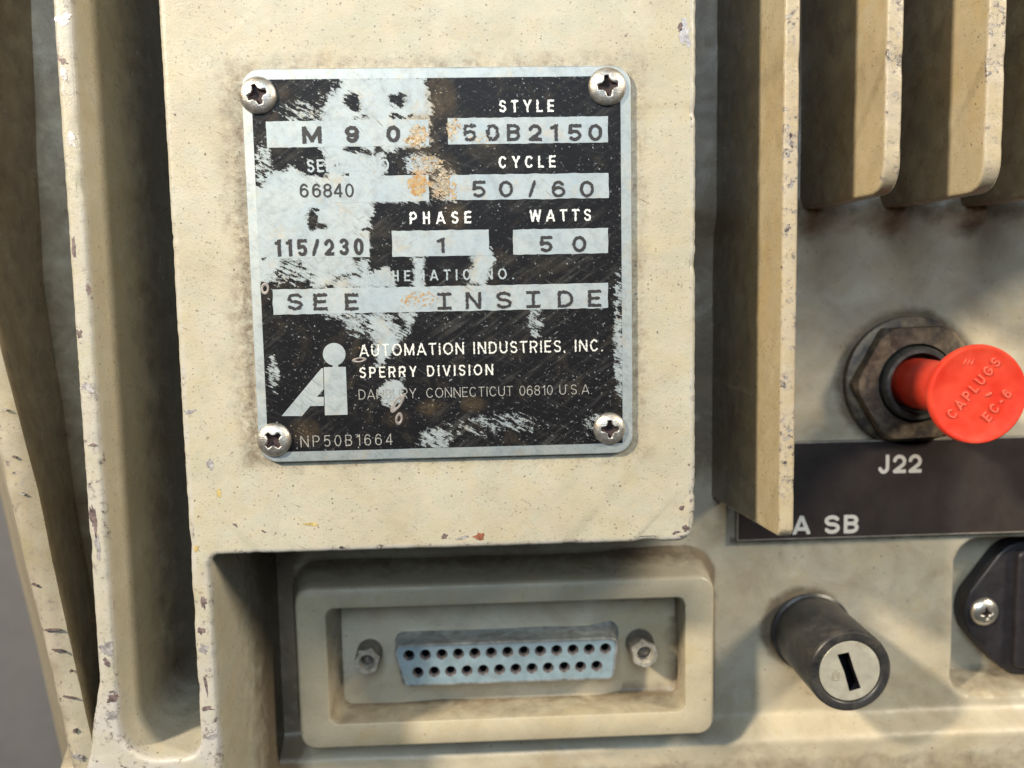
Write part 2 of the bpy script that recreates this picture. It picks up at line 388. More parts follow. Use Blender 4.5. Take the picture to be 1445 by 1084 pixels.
def fill2d(loops, z, thick=0., bevel=0.):
    cu = bpy.data.curves.new('outline', 'CURVE'); cu.dimensions = '2D'; cu.fill_mode = 'BOTH'; cu.extrude = thick/2
    if bevel: cu.bevel_depth = bevel; cu.bevel_resolution = 2; cu.offset = -bevel; cu.extrude = max(0, thick/2-bevel)
    for L in loops:
        sp = cu.splines.new('POLY'); sp.points.add(len(L)-1)
        for i, p in enumerate(L): sp.points[i].co = (p[0], p[1], 0, 1)
        sp.use_cyclic_u = True
    o = bpy.data.objects.new('tmp', cu); COL.objects.link(o)
    dg = bpy.context.evaluated_depsgraph_get(); me = bpy.data.meshes.new_from_object(o.evaluated_get(dg))
    bpy.data.objects.remove(o); bpy.data.curves.remove(cu)
    me.transform(Matrix.Translation((0, 0, z-thick/2))); me.materials.clear()
    return me
def merge(meshes):
    vs = []; fs = []
    for me in meshes:
        b = len(vs); vs += [v.co.copy() for v in me.vertices]; fs += [tuple(b+i for i in p.vertices) for p in me.polygons]
    return mesh('merged', vs, fs)
import numpy as np
def arc(cx, cy, rx, ry, a0, a1, n=18): return [(cx+rx*cos(radians(a0+(a1-a0)*i/n)), cy+ry*sin(radians(a0+(a1-a0)*i/n))) for i in range(n+1)]
def strokes(ch, w, s):
    h = s/2; l, r, b, t = h, w-h, h, 1-h; cx = w/2; rx = (r-l)/2
    V = lambda x: [(x, -.3), (x, 1.3)]
    Hh = lambda y, a=None, e=None: [(l if a is None else a, y), (w+.3 if e is None else e, y)]
    if ch in 'Ii': return [V(cx)]
    if ch == 'Z': return [V(cx), [(-.3, t), (w+.3, t)], [(-.3, b), (w+.3, b)]]      # slab-ended I
    if ch == 'L': return [V(l), Hh(b)]
    if ch == 'E': return [V(l), Hh(t), Hh(.51, None, w*.80), Hh(b)]
    if ch == 'T': return [V(cx), [(-.3, t), (w+.3, t)]]
    if ch == 'H': return [V(l), V(r), [(l, .51), (r, .51)]]
    if ch == 'N': return [V(l), V(r), [(l, 1.0-h*.4), (r, h*.4)]]
    if ch == 'M': return [V(l), V(r), [(l, 1-h*.6), (cx, h*1.5), (r, 1-h*.6)]]
    if ch == 'A': return [[(h*.9-.06, -.12), (cx, 1-h*.3), (w-h*.9+.06, -.12)], [(w*.22, .29), (w*.78, .29)]]
    if ch == 'V': return [[(h*.9-.06, 1.12), (cx, h*.3), (w-h*.9+.06, 1.12)]]
    if ch == 'W': return [[(h*.9-.03, 1.12), (w*.27, h*.5), (cx, 1-h*.3), (w*.73, h*.5), (w-h*.9+.03, 1.12)]]
    if ch == 'Y': return [[(h*.7-.06, 1.12), (cx, .44), (w-h*.7+.06, 1.12)], [(cx, .44), (cx, -.3)]]
    if ch == 'U': return [[(l, 1.3), (l, .38)]+arc(cx, .38, rx, .38-b, 180, 360)+[(r, 1.3)]]
    if ch == 'C': return [arc(cx, .5, rx, .5-b, 42, 318, 30)]
    if ch == 'G': return [arc(cx, .5, rx, .5-b, 42, 345, 30)+[(r, .45), (w*.56, .45)]]
    if ch in 'O0': return [arc(cx, .5, rx, .5-b, 0, 360, 36)]
    if ch == 'D': return [V(l), [(l, t), (w*.42, t)]+arc(w*.42, .5, r-w*.42, .5-b, 90, -90)+[(l, b)]]
    if ch == 'P': return [V(l), [(l, t), (w*.55, t)]+arc(w*.55, (t+.45)/2, r-w*.55, (t-.45)/2, 90, -90)+[(l, .45)]]
    if ch == 'R': return [V(l), [(l, t), (w*.55, t)]+arc(w*.55, (t+.47)/2, r-w*.55, (t-.47)/2, 90, -90)+[(l, .47)], [(w*.55, .47), (r+.02, -.1)]]
    if ch == 'B': return [V(l), [(l, t), (w*.52, t)]+arc(w*.52, (t+.53)/2, (r-w*.52)*.93, (t-.53)/2, 90, -90)+[(l, .53)], [(w*.52, .53)]+arc(w*.52, (b+.53)/2, r-w*.52, (.53-b)/2, 90, -90)+[(l, b)]]
    if ch == 'S': return [arc(cx, (t+.51)/2, rx*.96, (t-.51)/2, 25, 270, 24)+arc(cx, (.51+b)/2, rx, (.51-b)/2, 90, -155, 24)]
    if ch == 'J': return [[(r, 1.3), (r, .32)]+arc(cx, .32, rx, .32-b, 0, -165)]
    if ch == '1': return [[(w-h-w*.04, -.3), (w-h-w*.04, 1.3)], [(w-h, t+h*.1), (w*.45, .80), (-.1, .76)]]
    if ch == '2': return [arc(cx, .98-h-.27, rx, .27, 168, -38)+[(l+h*.1, b), (w+.3, b)]]
    if ch == '3': return [arc(cx, (t+.52)/2, rx*.92, (t-.52)/2, 155, -90), arc(cx, (b+.52)/2, rx, (.52-b)/2, 90, -155)]
    if ch == '4': return [[(w*.72, -.3), (w*.72, 1.3)], [(w*.72, 1.0-h*.4), (h*.5, .29), (w+.3, .29)]]
    if ch == '5': return [[(w*.92, t), (w*.2, t), (w*.13, .50)]+arc(cx*.98, .335, rx, .335-b, 128, -138, 24)]
    if ch in '69':
        L = [arc(cx, .335, rx, .335-b, 0, 360, 30), [(l, .34)]+arc(cx, .52, rx, t-.52, 180, 40, 18)]
        return L if ch == '6' else [[(w-x, 1-y) for x, y in q] for q in L]
    if ch == '8': return [arc(cx, (t+.53)/2, rx*.90, (t-.53)/2, 0, 360, 28), arc(cx, (b+.53)/2, rx, (.53-b)/2, 0, 360, 28)]
    if ch == '/': return [[(-.03, -.15), (w+.03, 1.15)]]
    if ch == '-': return [[(0, .42), (w, .42)]]
    if ch == '.': return [[(cx, h), (cx, h+.001)]]
    if ch == ',': return [[(cx, h), (cx-h*.3, -h*.8)]]
_gc = {}
def glyph(ch, w, s, wear=0., seed=0):
    """one connected flat letter of unit height (outline traced from the pen strokes), with a little thickness"""
    w = round(w, 2); key = (ch, w, s, wear, seed)
    if key in _gc: return _gc[key]
    st = .03; pad = .28 if ch == ',' else .06
    xs = np.arange(-.06, w+.061, st); ys = np.arange(-pad, 1.061, st)
    X, Y = np.meshgrid(xs, ys); D = np.full(X.shape, 9.)
    for q in strokes(ch, w, s):
        for (ax, ay), (bx, by) in zip(q, q[1:]):
            ex, ey = bx-ax, by-ay; T = np.clip(((X-ax)*ex+(Y-ay)*ey)/(ex*ex+ey*ey+1e-12), 0, 1)
            D = np.minimum(D, np.hypot(X-ax-T*ex, Y-ay-T*ey)-s/2)
    if ch != ',':
        box = np.maximum(np.maximum(-X, X-w), np.maximum(-Y, Y-1)); D = np.maximum(D, box)
    if wear:
        N = np.array([[noise.noise(Vector((x*7+seed*11, y*7, seed)))*.6+noise.noise(Vector((x*19, y*19, seed+5)))*.4 for x in xs] for y in ys]); D = D+wear*(N+.05)
    vs = []; fs = []; vid = {}
    def vert(k_, x, y):
        if k_ not in vid: vid[k_] = len(vs); vs.append((x, y, 0))
        return vid[k_]
    for j in range(len(ys)-1):
        for i in range(len(xs)-1):
            c = [(i, j), (i+1, j), (i+1, j+1), (i, j+1)]; d = [D[b_, a_] for a_, b_ in c]
            if min(d) >= 0: continue
            poly = []
            for k_ in range(4):
                a_, b_ = c[k_], c[(k_+1) % 4]; da, db = d[k_], d[(k_+1) % 4]
                if da < 0: poly.append(vert(a_, xs[a_[0]], ys[a_[1]]))
                if (da < 0) != (db < 0):
                    t = da/(da-db); e = tuple(sorted((a_, b_))); t2 = t
                    poly.append(vert(e, xs[a_[0]]+(xs[b_[0]]-xs[a_[0]])*t2, ys[a_[1]]+(ys[b_[1]]-ys[a_[1]])*t2))
            if len(poly) > 2: fs.append(tuple(poly))
    me = mesh('glyph', vs, fs); me = solid(me, .02); _gc[key] = me; me['fresh'] = 1
    return me
WID = {'I': .16, '.': .16, ',': .16, ' ': .34, '1': .36, 'M': .82, 'W': 1.0, 'O': .80, 'C': .72, 'G': .76, 'E': .56, 'L': .52, 'S': .60, 'T': .62, 'P': .60, 'R': .64, 'A': .76, 'V': .72, 'Y': .70, 'D': .68, 'N': .70, 'U': .66, '-': .34, '/': .42}
_lm = {}
def put(ch, x0, x1, y0, y1, z, s, parent, mat, wear=0., xf=None):
    h_ = y1-y0; src = glyph(ch, (x1-x0)/h_, s, wear, (int(x0*97) % 7) if wear else 0)
    key = (src.name, mat)
    if key not in _lm:
        m2 = src.copy(); finish(m2, M[mat], 10); _lm[key] = m2
    o = link('letter', _lm[key], parent); base = Vector((0, 0, 0)); q = parent
    while q: base += q.location; q = q.parent
    if xf is None: o.location = Vector((x0, y0, z))-base
    else: o.location = xf @ Vector((x0, y0, 0)) - base; o.rotation_euler = xf.to_euler()
    o.scale = (h_, h_, h_*(.12 if mat == 'silver' else 1)); return o
def layout(s, w, h_, st, tight=None):
    """character boxes of a line: letter widths in cap heights, spacing stretched to the measured width"""
    tot = sum(WID.get(c, .58)*h_ for c in s); k1 = 1.0
    gap = (w-tot)/(len(s)-1)
    if gap < .10*h_: k1 = (w-.13*h_*(len(s)-1))/tot; gap = .13*h_
    out = []; x = 0
    for c in s:
        ww = WID.get(c, .58)*h_*k1
        if c == 'I': out.append((c, x+ww/2-st*h_/2, x+ww/2+st*h_/2))
        elif c in '.,': out.append((c, x+ww/2-st*h_*.6, x+ww/2+st*h_*.6))
        elif c != ' ': out.append((c, x, x+ww))
        x += ww+gap
    return out
def line_text(s, l, r, t, b, z, st, parent, mat, wear=0.):
    xm = (l+r)/2; p0 = U(l, (t+b)/2, z); p1 = U(r, (t+b)/2, z); q0 = U(xm, t, z); q1 = U(xm, b, z)
    for c, a, e in layout(s, p1.x-p0.x, q0.y-q1.y, st): put(c, p0.x+a, p0.x+e, q1.y, q0.y, z, st, parent, mat, wear)
def char_text(items, w, t, b, z, st, parent, mat, wear=0.):
    """spaced-out characters: (char, centre px, optional width px, optional shift px)"""
    for it in items:
        ch, xc = it[0], it[1]; ww = (it[2] if len(it) > 2 else w)*1.1; dy = it[3] if len(it) > 3 else 0
        p0 = U(xc-ww/2, (t+b)/2+dy, z); p1 = U(xc+ww/2, (t+b)/2+dy, z); q0 = U(xc, t+dy, z); q1 = U(xc, b+dy, z)
        put(ch, p0.x, p1.x, q1.y, q0.y, z, st, parent, mat, wear)
def solid(me, t):
    bm = bmesh.new(); bm.from_mesh(me)
    r = bmesh.ops.extrude_face_region(bm, geom=bm.faces[:])
    for v in r['geom']:
        if isinstance(v, bmesh.types.BMVert): v.co.z += t
    bm.to_mesh(me); bm.free(); return me
def sstep(a, b, x):
    t = max(0, min(1, (x-a)/(b-a))); return t*t*(3-2*t)
def rrect(x, y, x0, x1, y0, y1, r):
    cx, cy = (x0+x1)/2, (y0+y1)/2; hx, hy = (x1-x0)/2-r, (y1-y0)/2-r
    dx, dy = abs(x-cx)-hx, abs(y-cy)-hy
    return math.hypot(max(dx, 0), max(dy, 0))+min(max(dx, dy), 0)-r
def screw_mesh(R, H, cross=.55, arm=.13, depth=.07, n=64, nr=26):
    """pan head with a cross recess; flat ring where the dome stops"""
    vs = [Vector((0, 0, 0))]; fs = []
    def h(x, y):
        r = math.hypot(x, y)/R
        z = H*math.sqrt(max(0, 1-(r*.985)**2.6))
        a = arm*R; L = cross*R
        def arm_d(u, w):
            return max(abs(u)-L, abs(w)-(a*(1.25-.55*min(1, abs(u)/L))))
        d = min(arm_d(x, y), arm_d(y, x)); d = min(d, math.hypot(x, y)-a*1.9)
        k_ = sstep(.02*R, -.07*R, d)
        return z-k_*depth*(1-.35*min(1, math.hypot(x, y)/L))
    vs[0].z = h(0, 0)
    for i in range(1, nr+1):
        r = R*(i/nr)
        for j in range(n):
            a = 2*pi*j/n; x, y = r*cos(a), r*sin(a); vs.append(Vector((x, y, h(x, y))))
    for j in range(n): vs.append(Vector((R*1.0*cos(2*pi*j/n), R*sin(2*pi*j/n), -.03)))
    for j in range(n): fs.append((0, 1+j, 1+(j+1) % n))
    for i in range(nr):
        for j in range(n):
            a = 1+i*n+j; b = 1+i*n+(j+1) % n; fs.append((a, a+n, b+n, b))
    me = mesh('screw', vs, fs); me['cut'] = 1
    return me
def recess_faces(me, H, R):
    me.materials.append(M['recess'])
    for p in me.polygons:
        c = p.center
        if math.hypot(c.x, c.y) < R*.7 and c.z < H*math.sqrt(max(0, 1-(math.hypot(c.x, c.y)/R*.985)**2.6))-H*.28: p.material_index = 1
def blob(cx, cy, rx, ry, z, rot=0, n=34, seed=0, t=.004, rough=.5):
    L = []
    for i in range(n):
        a = 2*pi*i/n; f = 1+rough*(1.1*noise.noise(Vector((cos(a)*1.3+seed*3.7, sin(a)*1.3, seed)))+.7*noise.noise(Vector((cos(a)*4+seed, sin(a)*4, seed*1.7))))
        x, y = rx*cos(a)*f, ry*sin(a)*f
        L.append(Vector((cx+x*cos(rot)-y*sin(rot), cy+x*sin(rot)+y*cos(rot), z)))
    top = [p+Vector((0, 0, t)) for p in L]
    return loft([L, top], False, True)

# ------------------------------------------------------------------ the housing
P = -3.4                                   # depth of the rear panel behind the front faces
TOP = U(600, -260).y; BOT = U(600, 1330).y
XL = U(245, 400).x; XR = U(982.5, 400).x; XW = U(302, 900).x
YB = U(650, 774).y; XA0 = U(100, 400).x; XA1 = U(127, 400).x; YS = U(210, 1072).y
root = thing('instrument_housing', 'cream painted cast metal equipment housing with chipped cooling fins carrying plate and connectors', 'housing', (0, 0, P))
pA = U(139, 960); pB = U(118, 1100); pC = U(105, 1300)
rim = [(XA0, TOP), (XA0, pA.y), (pB.x, pB.y), (pC.x, BOT), (XW, BOT), (XW, YB), (XR, YB), (XR, TOP), (XL, TOP), (XL, YS), (XA1, YS), (XA1, TOP)]
rr = [0, .6, .3, 0, 0, .12, .27, 0, 0, .25, .5, 0]
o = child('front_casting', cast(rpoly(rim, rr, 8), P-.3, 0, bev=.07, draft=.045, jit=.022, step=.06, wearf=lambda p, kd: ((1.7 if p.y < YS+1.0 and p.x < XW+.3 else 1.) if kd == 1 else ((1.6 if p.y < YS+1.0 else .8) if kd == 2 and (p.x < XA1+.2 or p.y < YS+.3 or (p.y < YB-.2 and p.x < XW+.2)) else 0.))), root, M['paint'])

def fin(xl, xr, ybot_front, ybot_root, r, name='cooling_fin'):
    pts = rpoly([(P-.3, TOP), (P-.3, ybot_root), (0, ybot_front), (0, TOP)], [0, .1, r, 0], 8)
    xc = (xl+xr)/2
    def amap(zz, yy, xx):
        d = -zz
        return Vector((xc+(xx-xc)*(1+.16*d), yy, zz))
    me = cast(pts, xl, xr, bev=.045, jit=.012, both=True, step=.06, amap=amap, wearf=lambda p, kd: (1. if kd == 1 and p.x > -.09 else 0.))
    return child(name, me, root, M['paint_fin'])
F1L, F1R = U(1104.5, 340).x, U(1126, 340).x
FT = F1R-F1L
fin(F1L, F1R, U(1110, 759).y, U(1009, 706, P).y, .16)
YF = U(1260, 272).y
PITCH = (U(1419, 100).x-U(1129, 100).x)/2
for i in (1, 2, 3, 4, 5):  # fins past the right edge are unseen, added to shade the rear panel
    fin(F1L+PITCH*i-.02*i, F1R+PITCH*i, YF, YF+.02, .42)

# rear panel: one sheet with its own relief (step under the fins, inlet pocket, bottom lip)
IN_L = U(1349, 860, P).x; IN_T = U(1400, 762, P).y; IN_B = U(1400, 985, P).y
LIP = U(1020, 1056, P+.4).y; YSTEP = U(1250, 322, P).y
fx = [(F1L+F1R)/2+PITCH*i for i in range(1, 5)]
def relief(x, y):
    z = P + .05*noise.noise(Vector((x*.7, y*.7, 0)))+.008*noise.noise(Vector((x*4, y*4, 3)))
    if x > XR-1.2:
        w_ = sstep(XR-1.2, XR-.3, x)
        z += w_*( .14*sstep(YSTEP-.15, YSTEP+.35, y) - .14*sstep(YSTEP+.5, YSTEP-.9, y)*.6)
        for f in fx:
            z += .34*math.exp(-((x-f)/.24)**2-((y-YF+.02)/.17)**2)
            z += .16*math.exp(-((x-f-.12*(YF-y))/.40)**2)*sstep(YF-2.3, YF-.1, y)
    z += .42*sstep(LIP+.42, LIP+.02, y)
    d = rrect(x, y, IN_L, IN_L+4, IN_B, IN_T, .48)
    z -= .95*sstep(.03, -.16, d) - .12*sstep(.22, .02, d)*0
    return z
def grid(x0, x1, y0, y1, nx, ny, f):
    vs = [Vector((x0+(x1-x0)*i/nx, y0+(y1-y0)*j/ny, 0)) for j in range(ny+1) for i in range(nx+1)]
    for v in vs: v.z = f(v.x, v.y)
    fs = [(j*(nx+1)+i, j*(nx+1)+i+1, (j+1)*(nx+1)+i+1, (j+1)*(nx+1)+i) for j in range(ny) for i in range(nx)]
    return mesh('grid', vs, fs)
x0 = U(20, 0, P).x; x1 = IN_L+4.2
_o = [U(419, 940, P+.88).x, U(1008, 940, P+.88).x, U(700, 1049, P+.88).y, U(700, 822, P+.88).y]
_n = U(1295, 541, P+.3); _k = U(1134, 888, P)
def soil_shade(x, y):
    """where grime has packed: round the bezel foot, the nut, the lock, the pocket rim, under the label; plus shade painted into the slots between the fins"""
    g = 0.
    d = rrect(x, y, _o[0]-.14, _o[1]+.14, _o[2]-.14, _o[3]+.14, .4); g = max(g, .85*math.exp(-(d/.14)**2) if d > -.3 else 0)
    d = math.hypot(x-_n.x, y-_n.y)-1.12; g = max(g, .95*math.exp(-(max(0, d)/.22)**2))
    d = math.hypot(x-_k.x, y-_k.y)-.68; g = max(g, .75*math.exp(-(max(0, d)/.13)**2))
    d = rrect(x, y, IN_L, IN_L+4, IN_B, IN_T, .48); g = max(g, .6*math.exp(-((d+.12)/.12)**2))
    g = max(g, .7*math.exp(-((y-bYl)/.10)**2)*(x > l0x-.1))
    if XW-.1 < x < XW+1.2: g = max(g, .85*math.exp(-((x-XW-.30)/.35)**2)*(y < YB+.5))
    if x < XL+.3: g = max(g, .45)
    if XR-.2 < x < F1L+.2 and y > YB-.5: g = max(g, .80*sstep(YB-.4, YB+.6, y))  # slot floors: their shade is put into the colour, as on the walls
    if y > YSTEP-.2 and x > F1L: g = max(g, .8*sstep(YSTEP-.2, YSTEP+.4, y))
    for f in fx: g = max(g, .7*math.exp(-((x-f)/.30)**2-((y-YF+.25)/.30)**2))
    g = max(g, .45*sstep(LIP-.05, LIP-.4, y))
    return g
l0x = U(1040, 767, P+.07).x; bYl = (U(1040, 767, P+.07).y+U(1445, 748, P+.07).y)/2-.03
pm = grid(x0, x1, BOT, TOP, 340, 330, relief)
at = pm.attributes.new('grime_shade', 'FLOAT', 'POINT'); at.data.foreach_set('value', [soil_shade(v_.co.x, v_.co.y) for v_ in pm.vertices])
child('rear_panel', pm, root, M['paint_deep'], ang=60)

# flared outer wall at the left
ZB = -.75
rows = [(-260, -175, -235, 44), (0, -112, -168, 48), (200, -62, -118, 55), (400, -20, -66, 64), (496, 0, -42, 78), (560, 17, -26, 89), (700, 54, 9, 107), (800, 74, 32, 124), (909, 98, 60, 146), (1000, 118, 80, 163), (1084, 137, 99, 176), (1330, 190, 150, 215)]
def interp(y, c):
    for a, b in zip(rows, rows[1:]):
        if y <= b[0]: t = (y-a[0])/(b[0]-a[0]); return a[c]+(b[c]-a[c])*t
    return rows[-1][c]
vs = []; NR = 130
for i in range(NR+1):
    y = -260+i*(1590/NR)
    def P3(px, z): return U(px, y, z)
    fr = P3(interp(y, 1), ZB); fl = P3(interp(y, 2), ZB-.12); rt = U(interp(y, 3), y, P-.1)
    d = .05*noise.noise(Vector((y*.031, 0, 1))) + .07*max(0, noise.noise(Vector((y*.055, 4, 1)))-.1)
    wv = lambda k_: .03*noise.noise(Vector((y*.05, k_*3.3, 7)))
    c1 = fr.lerp(rt, .07)
    row = [U(interp(y, 2)-8, y, -9), fl+Vector((-.0+d*.4, 0, -.35)), fl+Vector((d*.5+.015, 0, -.08)), fl+Vector((.07, 0, .04-d*.6)), fl.lerp(fr, .35)+Vector((0, 0, .09-d+wv(1))), fl.lerp(fr, .7)+Vector((0, 0, .05+wv(2))), fr+Vector((0, 0, -.03+wv(3)*.5)), c1+Vector((.03, 0, 0)), fr.lerp(rt, .3), fr.lerp(rt, .65), rt]
    vs += row
m_ = 11
fs = [(i*m_+j, i*m_+j+1, (i+1)*m_+j+1, (i+1)*m_+j) for i in range(NR) for j in range(m_-1)]
sm_ = mesh('side', vs, fs)
at = sm_.attributes.new('knock', 'FLOAT', 'POINT'); at.data.foreach_set('value', [(0, .4, .8, 1, .9, .6, .2, 0, 0, 0, 0)[i % m_] for i in range(len(vs))])
at = sm_.attributes.new('grime_shade', 'FLOAT', 'POINT'); at.data.foreach_set('value', [(.2, .1, 0, 0, 0, 0, .25, .55, .62, .55, .5)[i % m_] for i in range(len(vs))])
child('side_wall', sm_, root, M['paint_wall'], ang=70)

# raised bezel round the serial socket: outer foot, rounded crest, drafted pocket, floor
BZ, BF = P+.88, P-.06
oL, oR = U(419, 940, BZ).x, U(1008, 940, BZ).x; oT, oB = U(700, 822, BZ).y, U(700, 1049, BZ).y
iL, iR = U(462, 940, BZ).x, U(967, 940, BZ).x; iT, iB = U(700, 852, BZ).y, U(700, 1014, BZ).y
fL, fR = U(486, 940, BF).x, U(955, 940, BF).x; fT, fB = U(700, 842, BF).y, U(700, 984, BF).y
def rr_ring(x0, x1, y0, y1, r, z, seg=8):
    pts = rpoly([(x0, y0), (x1, y0), (x1, y1), (x0, y1)], r, seg)
    return [Vector((p.x, p.y, z)) for p in pts]
def rs(off, r, z): return rr_ring(oL-off, oR+off, oB-off, oT+off, r+off, z)
def is_(t, r, z, off=0): return rr_ring(iL+(fL-iL)*t-off, iR+(fR-iR)*t+off, iB+(fB-iB)*t-off, iT+(fT-iT)*t+off, r, z)
rings = [rs(.26, .30, P-.1), rs(.16, .30, P+.06), rs(.07, .3, P+.20), rs(.03, .28, BZ-.3), rs(0, .28, BZ-.07), rs(-.02, .28, BZ-.02), rs(-.06, .27, BZ), is_(0, .17, BZ, .03), is_(0, .15, BZ-.01, .005), is_(.04, .15, BZ-.04), is_(.5, .16, (BZ+BF)/2), is_(.93, .17, BF+.05), is_(1., .2, BF, -.05), is_(1., .12, BF, -.16), is_(1., .06, BF, -.34)]
bz_ = loft(rings, False, True); nb_r = len(rings[0])
at = bz_.attributes.new('grime_shade', 'FLOAT', 'POINT'); at.data.foreach_set('value', [q for q in (.8, .75, .5, .2, .05, 0, 0, 0, .15, .3, .4, .75, .6, .35, .12) for _ in range(nb_r)])
child('connector_bezel', bz_, root, M['paint_bezel'], ang=50)

# paint chips and stains that have a shape of their own
chips = []
def chip(px, py, rx, ry, mat, rot=0, z=.0, lab=None):
    p = U(px, py, z); k_ = 12.6/1300
    o = child('paint_chip', blob(p.x, p.y, rx*k_, ry*k_, z+.0006, rot, seed=int(px*7+py), t=.0035, rough=.7), root, M[mat], ang=10)
    if lab: o['label'] = lab
for c_ in [(677, 757, 7, 4.5, 'stain_rust', .3), (627, 757, 4, 3, 'chip_dark', .4), (652, 759, 8, 2.2, 'chip_grey', .25), (440, 740, 9, 2.6, 'stain_yellow', -.05), (309, 697, 3, 6, 'stain_yellow', .2),
           (277, 774, 3.5, 5, 'stain_yellow', 0), (296, 655, 5, 6, 'chip_grey', .5), (267, 581, 7, 3, 'chip_grey', .1), (967, 46, 8, 15, 'chip_grey', .1), (960, 38, 3, 6, 'chip_dark', .1),
           (962, 717, 4, 3, 'chip_dark', .3), (968, 745, 4, 6, 'chip_dark', .5), (953, 752, 6, 2, 'chip_dark', .3), (332, 741, 4, 1.5, 'chip_dark', -.6), (372, 750, 4, 1.3, 'chip_dark', -.5),
           (90, 27, 9, 7, 'chip_grey', .2), (88, 86, 8, 3, 'chip_dark', -.5), (90, 103, 5, 8, 'chip_grey', .2), (100, 197, 6, 9, 'chip_grey', .2), (104, 350, 2, 13, 'chip_dark', .03), (113, 471, 3.5, 5, 'chip_dark', .2), (125, 408, 3, 6, 'chip_dark', .2), (124, 547, 9, 6, 'chip_grey', -.4),
           (131, 628, 5, 2, 'chip_dark', .1), (132, 735, 4, 24, 'chip_dark', .08), (138, 770, 3.5, 16, 'chip_grey', .05), (152, 915, 9, 11, 'chip_grey', .3), (150, 935, 4, 8, 'chip_dark', .3), (160, 985, 8, 6, 'chip_dark', .8), (158, 1010, 8, 6, 'chip_grey', .5),
           (284, 890, 6, 5, 'chip_dark', .4), (288, 915, 6, 7, 'chip_grey', .2), (287, 850, 4, 8, 'chip_dark', 0), (291, 1000, 8, 3, 'chip_dark', 0), (291, 968, 1.6, 14, 'chip_dark', .1), (298, 1040, 7, 4, 'chip_grey', .3)]:
    chip(*c_)

# dents on the outer wall (shallow plates of bare metal, tilted with the wall's face)
for i, (px, py, rx, ry) in enumerate([(8, 578, 9, 3), (15, 606, 3, 2.4), (20, 645, 4, 3), (32, 697, 7, 2.4), (52, 772, 8, 2.6), (48, 825, 6, 2.5), (68, 862, 11, 2.6), (72, 889, 13, 3.6), (80, 918, 10, 3.4), (78, 946, 10, 5), (90, 920, 3, 5), (97, 984, 10, 2.2), (104, 1013, 8, 2.6), (106, 1032, 6, 4), (112, 1046, 4, 4), (110, 1068, 11, 7), (100, 947, 4, 2)]):
    if i in (1, 4, 6, 9, 12, 14): continue
    z_ = ZB+.045; p = U(px, py, z_); k_ = 13.3/1300
    child('paint_chip', blob(p.x, p.y, rx*k_*(.35+.5*((i*37) % 10)/10), ry*k_*(.3+.35*((i*53) % 10)/10), z_-.03, -.25+.5*noise.noise(Vector((i*3.1, 0, 0))), seed=i+50, t=.045, rough=.9), root, M['chip_dark' if i % 3 else 'chip_grey'], ang=10)

# ------------------------------------------------------------------ nameplate
ZN = .085
plate = thing('nameplate', 'square aluminium and black rating plate with rubbed patches above the serial socket', 'nameplate', (*U(620, 370, 0)[:2], 0))
pl, pr_ = U(352, 370, ZN).x, U(892, 370, ZN).x; pt, pb = U(615, 94.5, ZN).y, U(615, 647, ZN).y
base_pts = rpoly([(pl, pb), (pr_, pb), (pr_, pt), (pl, pt)], .26, 10)
child('plate_sheet', cast(base_pts, 0.002, ZN, bev=.018, jit=.008, step=.08, bseg=3), plate, M['silver'])
bl, br_ = U(366, 370, ZN).x, U(877, 370, ZN).x; bt, bb = U(615, 110, ZN).y, U(615, 632, ZN).y
def px(*pts): return [U(a, b, ZN).to_2d() for a, b in pts]
WORN = [px((484, 108), (598, 106), (603, 130), (611, 152), (607, 170), (606, 207), (561, 207), (557, 218), (546, 213), (541, 226), (547, 238), (541, 250), (606, 250), (606, 286), (531, 286), (523, 308), (521, 327), (521, 362), (498, 365), (508, 387), (480, 389), (466, 402), (450, 405), (445, 392), (430, 380), (424, 370), (398, 366), (398, 380), (384, 388), (380, 398), (350, 408), (345, 262), (368, 262), (384, 244), (398, 240), (412, 234), (424, 244), (437, 250), (461, 249), (457, 225), (453, 208), (453, 170), (456, 146), (470, 132)),
        px((520, 366), (521, 386), (531, 381), (545, 374), (556, 383), (557, 402), (560, 408), (470, 408), (478, 392), (508, 388), (502, 366)),
        px((583, 363), (599, 363), (597, 406), (581, 406)), px((667, 350), (694, 348), (699, 366), (690, 385), (686, 402), (660, 402), (664, 380), (665, 366)),
        px((559, 441), (588, 440), (582, 458), (578, 470), (571, 456)), px((554, 467), (573, 470), (568, 481), (556, 474)),
        px((520, 441), (536, 441), (552, 462), (562, 480), (564, 488), (548, 501), (542, 514), (533, 516), (528, 498), (533, 480), (520, 460)),
        px((538, 545), (548, 537), (568, 536), (570, 555), (562, 570), (552, 575), (540, 568), (533, 556)),
        px((430, 387), (440, 380), (460, 405), (445, 405)), px((344, 262), (360, 262), (363, 404), (344, 404))]
STREAK = [(507, 456, 26, 18, .04), (545, 470, 22, 30, .06), (614, 620, 26, 15, .055), (415, 385, 34, 18, .045), (874, 500, 9, 66, .05), (873, 420, 9, 40, .02), (386, 528, 8, 24, .05), (598, 232, 26, 15, .075), (625, 262, 22, 26, .045), (478, 140, 18, 24, .05), (440, 160, 50, 26, .0), (372, 235, 14, 35, .02), (755, 452, 12, 26, .035), (700, 600, 80, 22, -.005), (480, 445, 30, 8, .04), (850, 602, 30, 24, .0)]
KEEP = [(497, 141, 10, 9), (562, 141, 11, 9), (500, 152, 7, 6), (500, 211, 12, 5), (517, 217, 7, 4), (533, 212, 6, 7), (512, 166, 9, 2.5), (557, 163, 6, 3), (568, 166, 7, 2), (580, 165, 4, 3), (433, 304, 3, 2.5), (441, 310, 7, 14), (452, 320, 9, 4), (446, 298, 4, 3), (478, 232, 5, 2), (487, 246, 4, 2), (372, 366, 3, 2), (518, 324, 8, 2)]
